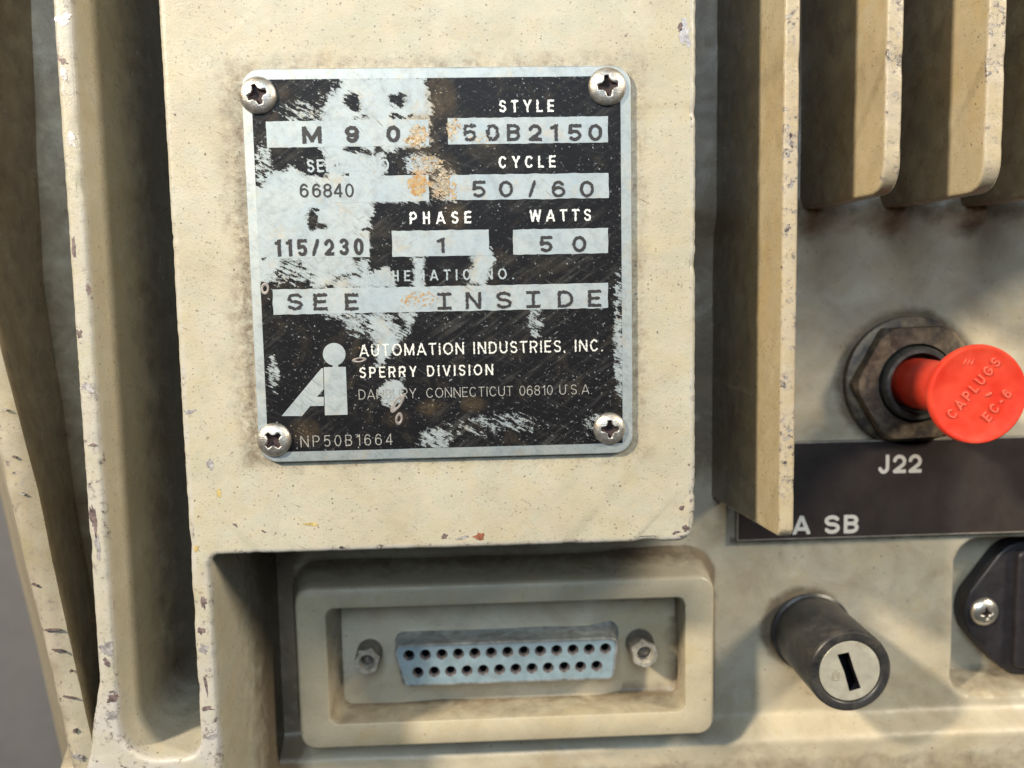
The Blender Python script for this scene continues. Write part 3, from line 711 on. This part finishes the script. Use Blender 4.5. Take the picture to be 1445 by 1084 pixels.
RUST = [(592, 259, 16, 17, 1.), (600, 422, 30, 12, .55), (578, 412, 25, 6, .4), (690, 487, 16, 6, .5), (770, 488, 12, 7, .6), (505, 492, 7, 8, .7), (618, 275, 10, 8, .4), (640, 270, 8, 14, .45), (500, 505, 8, 3, .5)]
FILM = [(590, 190, 22, 20, .9), (595, 175, 20, 12, .8), (622, 140, 18, 30, .7), (608, 220, 16, 16, .6), (645, 180, 20, 12, .5), (690, 200, 14, 8, .6), (625, 250, 22, 26, .7), (640, 305, 18, 16, .6), (384, 170, 8, 12, .5), (430, 610, 20, 16, .5), (610, 575, 18, 10, .6), (670, 570, 16, 10, .6), (398, 130, 10, 10, .5), (560, 590, 16, 10, .5), (600, 425, 60, 10, .4), (380, 640, 20, 10, .6), (850, 110, 16, 8, .6)]
def sd_poly(p, poly):
    d = 1e9; ins = False; n = len(poly)
    for i in range(n):
        a, b = poly[i-1], poly[i]; ex, ey = b.x-a.x, b.y-a.y; wx, wy = p[0]-a.x, p[1]-a.y
        t = max(0, min(1, (wx*ex+wy*ey)/(ex*ex+ey*ey+1e-12))); dx, dy = wx-ex*t, wy-ey*t; d = min(d, dx*dx+dy*dy)
        if (a.y > p[1]) != (b.y > p[1]) and p[0] < (b.x-a.x)*(p[1]-a.y)/(b.y-a.y)+a.x: ins = not ins
    return (1 if ins else -1)*math.sqrt(d)
k_ = (CAMZ-ZN)/1300
def ell(p, e):
    c = e[-1]; return c
conv = lambda L: [(*U(a[0], a[1], ZN)[:2], a[2]*k_, a[3]*k_, *(a[4:])) for a in L]
cSTR, cKEEP, cRUST, cFILM = conv(STREAK), conv(KEEP), conv(RUST), conv(FILM)
boxes = [(min(q.x for q in w)-.35, max(q.x for q in w)+.35, min(q.y for q in w)-.35, max(q.y for q in w)+.35) for w in WORN]
NG = 190
ink_me = grid(bl, br_, bb, bt, NG, NG, lambda x, y: ZN+.004)
ca = ink_me.color_attributes.new('wear', 'FLOAT_COLOR', 'POINT')
for i, v_ in enumerate(ink_me.vertices):
    p = v_.co; s = -.3
    for w_, b_ in zip(WORN, boxes):
        if b_[0] < p.x < b_[1] and b_[2] < p.y < b_[3]: s = max(s, sd_poly(p, w_))
    s = max(-.2, min(.16, s*1.8))
    for e in cSTR:
        q = ((p.x-e[0])/e[2])**2+((p.y-e[1])/e[3])**2
        if q < 2: s = max(s, e[4]*1.0-.02-.10*max(0, q-.35))
    for e in cKEEP:
        q = math.sqrt(((p.x-e[0])/e[2])**2+((p.y-e[1])/e[3])**2)
        if q < 1.6: s = min(s, (q-1.)*e[3]*2.2)
    ed = min(p.x-bl, br_-p.x, p.y-bb, bt-p.y)
    if ed < .05: s = max(s, -.075-ed*1.2)
    g = b = 0
    for e in cRUST:
        q = ((p.x-e[0])/e[2])**2+((p.y-e[1])/e[3])**2; g = max(g, e[4]*max(0, 1-q*.6))
    for e in cFILM:
        q = ((p.x-e[0])/e[2])**2+((p.y-e[1])/e[3])**2; b = max(b, e[4]*max(0, 1-q*.5))
    ca.data[i].color = (s+.5, g, b, 1)
child('enamel_layer', ink_me, plate, M['enamel'])
ZT = ZN+.0062
def window(l, r, t, b):
    p0 = U(l, (t+b)/2, ZT); p1 = U(r, (t+b)/2, ZT); q0 = U((l+r)/2, t, ZT); q1 = U((l+r)/2, b, ZT)
    pts = resample([Vector((p0.x, q1.y)), Vector((p1.x, q1.y)), Vector((p1.x, q0.y)), Vector((p0.x, q0.y))], .04)
    pts = [q+Vector((noise.noise(Vector((q.x*9, q.y*9, 0)))*.010, noise.noise(Vector((q.x*9, q.y*9, 9)))*.010)) for q in pts]
    me = loft([[Vector((q.x, q.y, ZT-.001)) for q in pts], [Vector((q.x, q.y, ZT)) for q in pts]], False, True)
    child('value_window', me, plate, M['silver'], ang=10)
for w_ in [(376, 605, 170, 207), (632, 858, 165.5, 202.5), (470, 605, 248, 285), (634, 859, 245.5, 281), (386, 521, 327.5, 364), (553, 690, 325, 361.5), (724, 858, 323, 358.5), (385, 858, 404, 439.5)]: window(*w_)
ZL = ZT+.002
def letter(me, mat): child('lettering', me, plate, mat, ang=10)
B1 = .20
ink = lambda items, w, t, b, st=B1, wear=.05: char_text(items, w, t, b, ZL, st, plate, 'ink', wear*1.2)
ink([('M', 440, 25), ('9', 496.5, 18, -1), ('0', 555, 18, -1.5)], 18, 178.5, 202.5, .24)
ink([('5', 662.7), ('0', 695)], 17, 175.5, 199.5, .20, .15)
ink([('B', 724.5), ('2', 755), ('1', 782, 10), ('5', 811), ('0', 840, 18)], 17, 175, 199, .20)
ink([('5', 675.5), ('0', 713.8, 18), ('/', 751, 9), ('6', 788), ('0', 828, 18)], 17, 255, 278.5, .18)
ink([('6', 429), ('6', 446.5), ('8', 462), ('4', 477), ('0', 493)], 11, 259, 278.5, .13, .0)
line_text('115/230', 388, 513, 337, 361, ZL, .20, plate, 'ink', .04)
ink([('1', 622, 10)], 9, 335.5, 357)
ink([('5', 770.5), ('0', 817.5, 18)], 17, 333, 356)
ink([('S', 416, 20), ('E', 452, 18), ('E', 496, 17)], 18, 414, 438, .19, .08)
ink([('Z', 627, 18, 1), ('N', 668, 20), ('S', 711, 20, -.5), ('Z', 752.5, 18, -1.5), ('D', 798, 20, -2), ('E', 839, 17, -3)], 18, 412, 436, .18, .06)
for s_, l, r, t, b, bo in [('STYLE', 704, 782, 141, 158.5, .17), ('CYCLE', 703.5, 784, 220, 237, .17), ('WATTS', 747, 834, 295.5, 312.5, .17), ('PHASE', 578, 665, 298.5, 316, .17), ('SERIAL NO', 433, 549, 224.5, 242.5, .17), ('SCHEMATIC NO.', 518, 725, 380.5, 396, .16),
                           ('AUTOMATION INDUSTRIES, INC.', 507, 851, 482.5, 499.5, .135), ('SPERRY DIVISION', 507, 696, 516, 531.5, .15), ('DANBURY, CONNECTICUT 06810 U.S.A.', 506, 836, 546, 560, .085), ('NP50B1664', 424, 554, 613.5, 629.5, .085)]:
    line_text(s_, l, r, t, b, ZT, bo, plate, 'silver' if s_[:2] in ('SE', 'SC') else ('etch_faint' if bo < .1 else 'etch'), .10 if bo > .1 else .03)
# the maker's emblem: a slanted A stroke, an upright bar and a dot
def emblem_poly(pts): 
    L = [U(a, b, ZT) for a, b in pts]
    return loft([L, [q+Vector((0, 0, .0025)) for q in L]], False, True)
zc = lambda x, y: (340+x/3.738, 360+y/3.738)
e1 = emblem_poly([zc(*q) for q in [(215, 849), (322, 849), (365, 797), (437, 795), (437, 748), (402, 748), (436, 708), (434, 598), (424, 598)]])
e2 = emblem_poly([zc(*q) for q in [(443, 845), (563, 842), (553, 590), (514, 590), (512, 574), (484, 575), (484, 591), (437, 592)]])
cc_ = U(*zc(492, 523), ZT); cr = 59/3.738*k_
e3 = lathe(cc_.x, cc_.y, [(cr, ZT), (cr, ZT+.003)], 40, False, True)
child('maker_emblem', merge([e1, e2, e3]), plate, M['silver'], ang=10)
# corrosion crusts lying over the windows
k = NT('corrosion_crust'); v = k.co(); n1 = k.noise(v, 9, 7, .75); n2 = k.noise(v, 24, 4, .7)
cr_c = k.mix(k.ramp(n1, .40, .60), (.46, .42, .34), (.34, .23, .11)); cr_c = k.mix(k.ramp(n2, .54, .62), cr_c, (.085, .055, .035)); cr_c = k.mix(k.ramp(n2, .44, .38), cr_c, (.56, .52, .44))
M['crust'] = k.set(Base_Color=cr_c, Roughness=.65, Normal=k.bump(n2, .5, .012))
k = NT('orange_rust_crust'); v = k.co(); n1 = k.noise(v, 11, 7, .75)
M['rust'] = k.set(Base_Color=k.mix(k.ramp(n1, .38, .62), (.42, .34, .20), (.33, .16, .04)), Roughness=.7, Normal=k.bump(n1, .5, .012))
rnd = random.Random(3)
def crust(cx, cy, rx, ry, n, mat, r0=.8, r1=2.4):
    L = []
    for i in range(n):
        a = rnd.random()*2*pi; f = math.sqrt(rnd.random()); q = U(cx+rx*f*cos(a), cy+ry*f*sin(a), ZN); r = (r0+(r1-r0)*rnd.random()**2)*k_
        L.append(blob(q.x, q.y, r*1.3, r, ZT+.0008+.00001*i, rnd.random()*3, 12, i, .0015, 1.1))
    o = child('corrosion', merge(L), plate, M[mat], ang=10); o['kind'] = 'stuff'
crust(590, 190, 13, 13, 95, 'crust'); crust(586, 200, 18, 8, 50, 'crust'); crust(600, 232, 26, 13, 70, 'crust', .6, 2.0); crust(640, 183, 9, 15, 45, 'crust'); crust(678, 196, 16, 7, 30, 'crust', .6, 1.6)
crust(590, 260, 13, 16, 90, 'rust', 1, 2.8); crust(640, 270, 5, 12, 28, 'rust', .6, 1.8); crust(592, 422, 26, 11, 75, 'rust', .5, 1.7); crust(627, 258, 9, 17, 55, 'crust', .7, 2.)
# three gouges in the plate
for gx, gy, rx, ry, ro in [(374, 407.5, 5, 7, -.15), (561, 569, 5, 14, -.62), (563, 591, 4.5, 8, -.2), (507, 508, 9, 3, .1), ]:
    p = U(gx, gy, ZN)
    rx *= k_; ry *= k_
    prof = [(1.15, 0.), (1.0, .003), (.78, .001), (.55, -.002), (.0001, -.003)]
    rings = [[Vector((p.x+(rx*f*cos(a))*cos(ro)-(ry*f*sin(a))*sin(ro), p.y+(rx*f*cos(a))*sin(ro)+(ry*f*sin(a))*cos(ro), ZN+.006+h_)) for a in [2*pi*i/24 for i in range(24)]] for f, h_ in prof]
    child('gouge', loft(rings, False, True), plate, M['gouge'], ang=60)
scr = screw_mesh(.215, .095, .54, .17, .09); finish(scr, M['screw'], 60); recess_faces(scr, .095, .215)
for i, (sx, sy, r, ro) in enumerate([(363, 134, 25, .35), (857.5, 121.5, 26, .15), (386, 621.5, 24, .75), (860.5, 605.5, 23, .0)]):
    # collar washer ring cast into the pan head's flange
    p = U(sx, sy, ZN+.06)
    s_ = link('plate_screw', scr, plate); s_.location = Vector((p.x, p.y, ZN+.012))-plate.location; s_.rotation_euler = (0, 0, ro)
    f_ = r/25*1.0; s_.scale = (f_*1.12, f_*1.12, 1)
    rc = lathe(0, 0, [(.115, .0), (.10, .004)], 24, False, True)

# ------------------------------------------------------------------ serial socket
ZD = -2.86
ds = thing('serial_connector', 'pale blue 25 hole serial socket with two hex jack screws inside the raised cream bezel', 'connector', (*U(712, 935, BF)[:2], BF))
dpts = [U(569, 970, ZD), U(867, 959.5, ZD), U(874, 899, ZD), U(553, 910, ZD)]
yb_ = (dpts[0].y+dpts[1].y)/2; yt_ = (dpts[2].y+dpts[3].y)/2
dp = rpoly([(dpts[0].x, yb_), (dpts[1].x, yb_), (dpts[2].x, yt_), (dpts[3].x, yt_)], .14, 8)
dn = normals2(dp)
def dring(off, z): return [Vector((*(p+n*off), z)) for p, n in zip(dp, dn)]
child('socket_shell', loft([dring(.10, BF+.002), dring(.05, BF+.05), dring(.0, BF+.12), dring(.0, ZD-.03), dring(-.008, ZD-.008), dring(-.02, ZD+.004), dring(-.05, ZD+.004), dring(-.056, ZD-.05)], False, False), ds, M['tin'], ang=40)
rowA = [U(577+(854.4-577)*i/12, 925.3+(915.3-925.3)*i/12, ZD) for i in range(13)]
rowB = [U(589.8+(842-589.8)*i/11, 948+(941-948)*i/11, ZD) for i in range(12)]
ya = sum(q.y for q in rowA)/13; yb2 = sum(q.y for q in rowB)/12
holes = [(rowA[0].x+(rowA[-1].x-rowA[0].x)*i/12, ya) for i in range(13)]+[(rowB[0].x+(rowB[-1].x-rowB[0].x)*i/11, yb2) for i in range(12)]
HR = .094
loops = [[tuple(q.to_2d()) for q in dring(-.052, 0)]]+[[tuple(q) for q in circle(hx, hy, HR, 24)] for hx, hy in holes]
child('socket_face', fill2d(loops, ZD-.004, 0), ds, M['blue'], ang=20)
hm = merge([lathe(0, 0, [(HR+.004, 0.004), (HR, .003), (.064, -.085)], 24), ])
finish(hm, M['cone'], 60)
bm_ = lathe(0, 0, [(.064, -.083), (.060, -.30)], 24, False, True); finish(bm_, M['void'], 60)
for hx, hy in holes:
    h_ = link('contact_hole', hm, ds); h_.location = Vector((hx, hy, ZD-.006))-ds.location
    b_ = link('bore', bm_, h_)
def jack(cx, cy, zt, zb, r, rot, lab):
    c = U(cx, cy, zt)
    n = 6
    def hexr(rad, z, chamf=0):
        out = []
        for i in range(48):
            a = 2*pi*i/48; s = (a-rot) % (pi/3)-pi/6; hr = rad*cos(pi/6)/cos(s)
            out.append(Vector((c.x+min(hr, rad-chamf)*cos(a), c.y+min(hr, rad-chamf)*sin(a), z)))
        return out
    hx = child('jack_screw', loft([hexr(r, zt-.13), hexr(r, zt-.02), hexr(r, zt, r*.09), hexr(r*.64, zt, 0) if False else [Vector((c.x+r*.64*cos(2*pi*i/48), c.y+r*.64*sin(2*pi*i/48), zt)) for i in range(48)], [Vector((c.x+r*.54*cos(2*pi*i/48), c.y+r*.54*sin(2*pi*i/48), zt-.05)) for i in range(48)], [Vector((c.x+r*.54*cos(2*pi*i/48), c.y+r*.54*sin(2*pi*i/48), zt-.35)) for i in range(48)]], False, True), ds, M['jack'], ang=28, label=lab)
    child('collar', lathe(c.x, c.y, [(r*1.05, BF+.0), (r*.96, zt-.14), (r*.9, zt-.10)], 40), hx, M['jackdirty'])
    child('threaded_core', lathe(c.x, c.y, [(r*.50, zt-.22), (r*.36, zt-.20), (r*.2, zt-.14), (.001, zt-.13)], 24), hx, M['jackdirty'])
jack(517.5, 935.5, -2.88, BF, .225, .2, 'rounded greyish jack screw')
jack(910.5, 924.5, -2.88, BF, .245, pi/2+.12, 'tan hexagonal jack screw with a point upwards')

# ------------------------------------------------------------------ key lock
ZK = -1.60
kc = U(1200, 948, ZK); KR = 63.0/1300*(CAMZ-ZK)
ky = thing('key_switch', 'round black key lock with silver face and upright keyhole below the label strip', 'lock', (kc.x, kc.y, P))
child('lock_barrel', lathe(kc.x, kc.y, [(KR*1.0, P-.05), (KR, ZK-.09), (KR*.985, ZK-.03), (KR*.94, ZK), (KR*.80, ZK+.002), (KR*.765, ZK-.012), (KR*.75, ZK-.04), (KR*.745, ZK-.12)], 96), ky, M['keybody'], ang=40)
child('lock_rim', lathe(kc.x, kc.y, [(KR*.80, P-.02), (KR*1.06, P+.05), (KR*1.07, P+.10), (KR*1.0, P+.13)], 64), ky, M['keybody'])
kr2 = KR*.725
def slot_pts():
    z3 = lambda x, y: U(1020+x/3.4, 780+y/3.4, ZK)
    L = [z3(610, 668), z3(665, 652), z3(632, 560), z3(607, 480), z3(552, 492), z3(585, 575)]
    return [q.to_2d() for q in L]
sl = slot_pts()
cm = fill2d([[tuple(q) for q in circle(kc.x, kc.y, kr2, 64)], [tuple(q) for q in sl]], ZK-.025, 0)
core = child('lock_core', cm, ky, M['keycore'], ang=20)
child('core_rim', lathe(kc.x, kc.y, [(kr2*1.015, ZK-.10), (kr2*1.008, ZK-.035), (kr2*.99, ZK-.0245)], 64), core, M['keycore'])
child('keyhole', loft([[Vector((q.x, q.y, ZK-.024)) for q in sl], [Vector((q.x+.01, q.y, ZK-.40)) for q in sl]], False, True), core, M['void'], ang=10)
# stamped square mark
mk = []
mp = U(1180, 955, ZK)
def bar(ax, ay, bx, by, w, z, t=.004):
    a = Vector((ax, ay)); b = Vector((bx, by)); d = (b-a).normalized(); n = Vector((-d.y, d.x))*w/2
    L = [Vector((*q, z)) for q in (a-n, b-n, b+n, a+n)]
    return loft([L, [q+Vector((0, 0, t)) for q in L]], False, True)
for a in [(-.06, -.07, .05, -.08), (.05, -.08, .06, .05), (.06, .05, -.05, .06), (-.05, .06, -.06, -.07), (-.03, -.045, -.025, .03), (-.025, .03, .03, .025), (.03, .025, .025, -.04), (-.02, .09, .02, .085)]:
    mk.append(bar(mp.x+a[0], mp.y+a[1], mp.x+a[2], mp.y+a[3], .010, ZK-.0245+.0002*len(mk), .002))
child('stamped_mark', merge(mk), core, simple('stamp_line', (.25, .21, .15), rough=.6), ang=10)

# ------------------------------------------------------------------ label strip
ZB2 = P+.07
lab = thing('label_strip', 'dark brown engraved label strip with white letters under the hex nut', 'label', (*U(1250, 690, P)[:2], P))
l0 = U(1040, 767, ZB2); l1 = U(1445, 748, ZB2); tY = (U(1150, 628, ZB2).y+U(1440, 612, ZB2).y)/2; bY = (l0.y+l1.y)/2
child('backing', cast([Vector((l0.x, bY)), Vector((l1.x+1.5, bY)), Vector((l1.x+1.5, tY)), Vector((l0.x, tY))], P-.15, ZB2-.005, bev=.004, bseg=2), lab, M['labeledge'], ang=20)
child('face_sheet', cast([Vector((l0.x+.022, bY+.022)), Vector((l1.x+1.48, bY+.022)), Vector((l1.x+1.48, tY-.022)), Vector((l0.x+.022, tY-.022))], ZB2-.02, ZB2, bev=.004, bseg=2), lab, M['label'], ang=20)
ZB3 = ZB2+.0015
char_text([('J', 1247, 14), ('2', 1269, 17, -.8), ('2', 1291, 17, -1.3)], 17, 642, 668.5, ZB3, .19, lab, 'labeltext')
char_text([('A', 1131, 23), ('S', 1174, 20, -.8), ('B', 1201, 19, -1.5)], 20, 728, 754, ZB3, .20, lab, 'labeltext')

# ------------------------------------------------------------------ coax socket and its red cap
ZX = -3.08
nc = U(1295, 541, ZX)
cx_ = thing('coax_socket', 'oxidised hex nut and dark threaded barrel on the rear panel above the label strip', 'connector', (nc.x, nc.y, P))
NRr = 93.5/1300*(CAMZ-ZX)
def hexring(rad, z, cham=0, a0=0.0):
    out = []
    for i in range(72):
        a = 2*pi*i/72; s = (a-a0) % (pi/3)-pi/6; hr = rad*cos(pi/6)/cos(s); out.append(Vector((nc.x+min(hr, rad-cham)*cos(a), nc.y+min(hr, rad-cham)*sin(a), z)))
    return out
a0_ = radians(1.5)
BRr = 56/1300*(CAMZ-ZX)
crc = lambda r, z: [Vector((nc.x+r*cos(2*pi*i/72), nc.y+r*sin(2*pi*i/72), z)) for i in range(72)]
child('hex_nut', loft([hexring(NRr*1.0, P-.1, 0, a0_), hexring(NRr, ZX-.05, 0, a0_), hexring(NRr*.985, ZX, .07, a0_), crc(BRr*1.03, ZX), crc(BRr*1.02, ZX-.2)], False, False), cx_, M['nut'], ang=24)
child('mounting_washer', lathe(nc.x, nc.y, [(NRr*1.03, P-.1), (NRr*1.03, P+.05), (NRr*1.0, P+.07), (NRr*.8, P+.07)], 64), cx_, M['nut'], label='dark washer behind the nut')
prof = [(BRr*.97, ZX-.2), (BRr*.97, ZX+.02), (BRr*.93, ZX+.10), (BRr*.90, ZX+.13), (BRr*.80, ZX+.13), (BRr*.78, ZX+.08), (BRr*.78, ZX-.3)]
child('threaded_barrel', lathe(nc.x, nc.y, prof, 72, False, True), cx_, M['barrel'])
ZC = -1.28
cc2 = U(1381.5, 557.5, ZC); CR = 73.5/1300*(CAMZ-ZC)
cap = thing('dust_cap', 'orange red plastic dust cap plugged into the socket with raised lettering on its disc', 'dust cap', (cc2.x, cc2.y, ZX))
tilt = Vector(((nc.x-cc2.x), (nc.y-cc2.y)))
SR = .44
rings = []
for t, r in ((0, SR), (.15, SR), (.5, SR*.99), (.85, SR*1.0), (.97, SR*1.03), (1.0, SR*1.12)):
    z = ZX-.2+(ZC-.16-(ZX-.2))*t; cxx = nc.x+(cc2.x-nc.x)*t; cyy = nc.y+(cc2.y-nc.y)*t
    rings.append([Vector((cxx+r*cos(2*pi*i/64), cyy+r*sin(2*pi*i/64), z)) for i in range(64)])
child('plug_stem', loft(rings, True, False), cap, M['red'])
child('disc', lathe(cc2.x, cc2.y, [(SR*.9, ZC-.165), (CR*.93, ZC-.16), (CR*.985, ZC-.13), (CR, ZC-.08), (CR*.99, ZC-.03), (CR*.965, ZC-.006), (CR*.93, ZC-.001), (CR*.90, ZC-.012), (CR*.5, ZC-.018), (CR*.08, ZC-.018)], 96, False, True), cap, M['red'], ang=40)
def rot_text(t_, cxp, cyp, wpx, hpx, ang):
    c = U(cxp, cyp, ZC); kk = (CAMZ-ZC)/1300; hh = hpx*kk
    X = Matrix.Translation((c.x, c.y, ZC-.0195)) @ Matrix.Rotation(ang, 4, 'Z') @ Matrix.Translation((-wpx*kk/2, -hh/2, 0))
    for ch, a, e in layout(t_, wpx*kk, hh, .15):
        o = put(ch, a, e, 0, hh, 0, .15, cap, 'red_raised', 0, X); o.scale.z = 1.3
ang_ = radians(50)
rot_text('CAPLUGS', 1374, 548, 106, 15, ang_)
rot_text('EC-6', 1407, 572, 52, 15, ang_)
lg = []
p = U(1368, 511, ZC)
for dx in (-.06, 0, .06): lg.append(bar(p.x+dx-.03, p.y-.04, p.x+dx+.02, p.y+.05, .018, ZC-.0195, .014))
g_ = U(1395.5, 557, ZC)
lg.append(loft([[Vector((g_.x+.055*f*cos(a), g_.y+.032*f*sin(a)+.02*f*cos(a), ZC-.02+h_)) for a in [2*pi*i/20 for i in range(20)]] for f, h_ in ((1, 0), (.8, .02), (.4, .03))], False, True))
child('raised_mark', merge(lg), cap, M['red_raised'], ang=30)

# ------------------------------------------------------------------ power inlet
ZI = P-.62
inl = thing('power_inlet', 'black plastic mains inlet flange in the pocket at the right edge below the label', 'power inlet', (*U(1450, 860, ZI)[:2], P-.95))
fl_ = [U(1344, 868, ZI), U(1418, 950, ZI), U(1560, 950, ZI), U(1560, 765, ZI), U(1424, 765, ZI)]
child('flange', cast(rpoly([q.to_2d() for q in fl_], [.75, .6, .2, .2, .6], 8), P-1.0, ZI, bev=.04), inl, M['black'])
b0 = U(1432, 946, ZI+.18)
child('inlet_body', cast(rpoly([(b0.x, b0.y+.02), (b0.x+2, b0.y+.02), (b0.x+2, U(1432, 775, ZI).y), (b0.x, U(1432, 775, ZI).y)], .12, 6), ZI-.1, ZI+.18, bev=.06), inl, M['black'])
sm = screw_mesh(21/1300*(CAMZ-ZI), .12, .42, .12, .12); finish(sm, M['screw_clean'], 60); recess_faces(sm, .12, 21/1300*(CAMZ-ZI))
p = U(1390.5, 864.5, ZI+.05)
q_ = link('flange_screw', sm, inl); q_.location = Vector((p.x, p.y, ZI+.002))-inl.location; q_.rotation_euler = (0, 0, .05)

# ------------------------------------------------------------------ backdrop
bd = mesh('backdrop', [(-60, -60, -16), (60, -60, -16), (60, 60, -16), (-60, 60, -16)], [(0, 1, 2, 3)]); finish(bd, M['bench'])
o = link('bench_surface', bd); o['kind'] = 'structure'
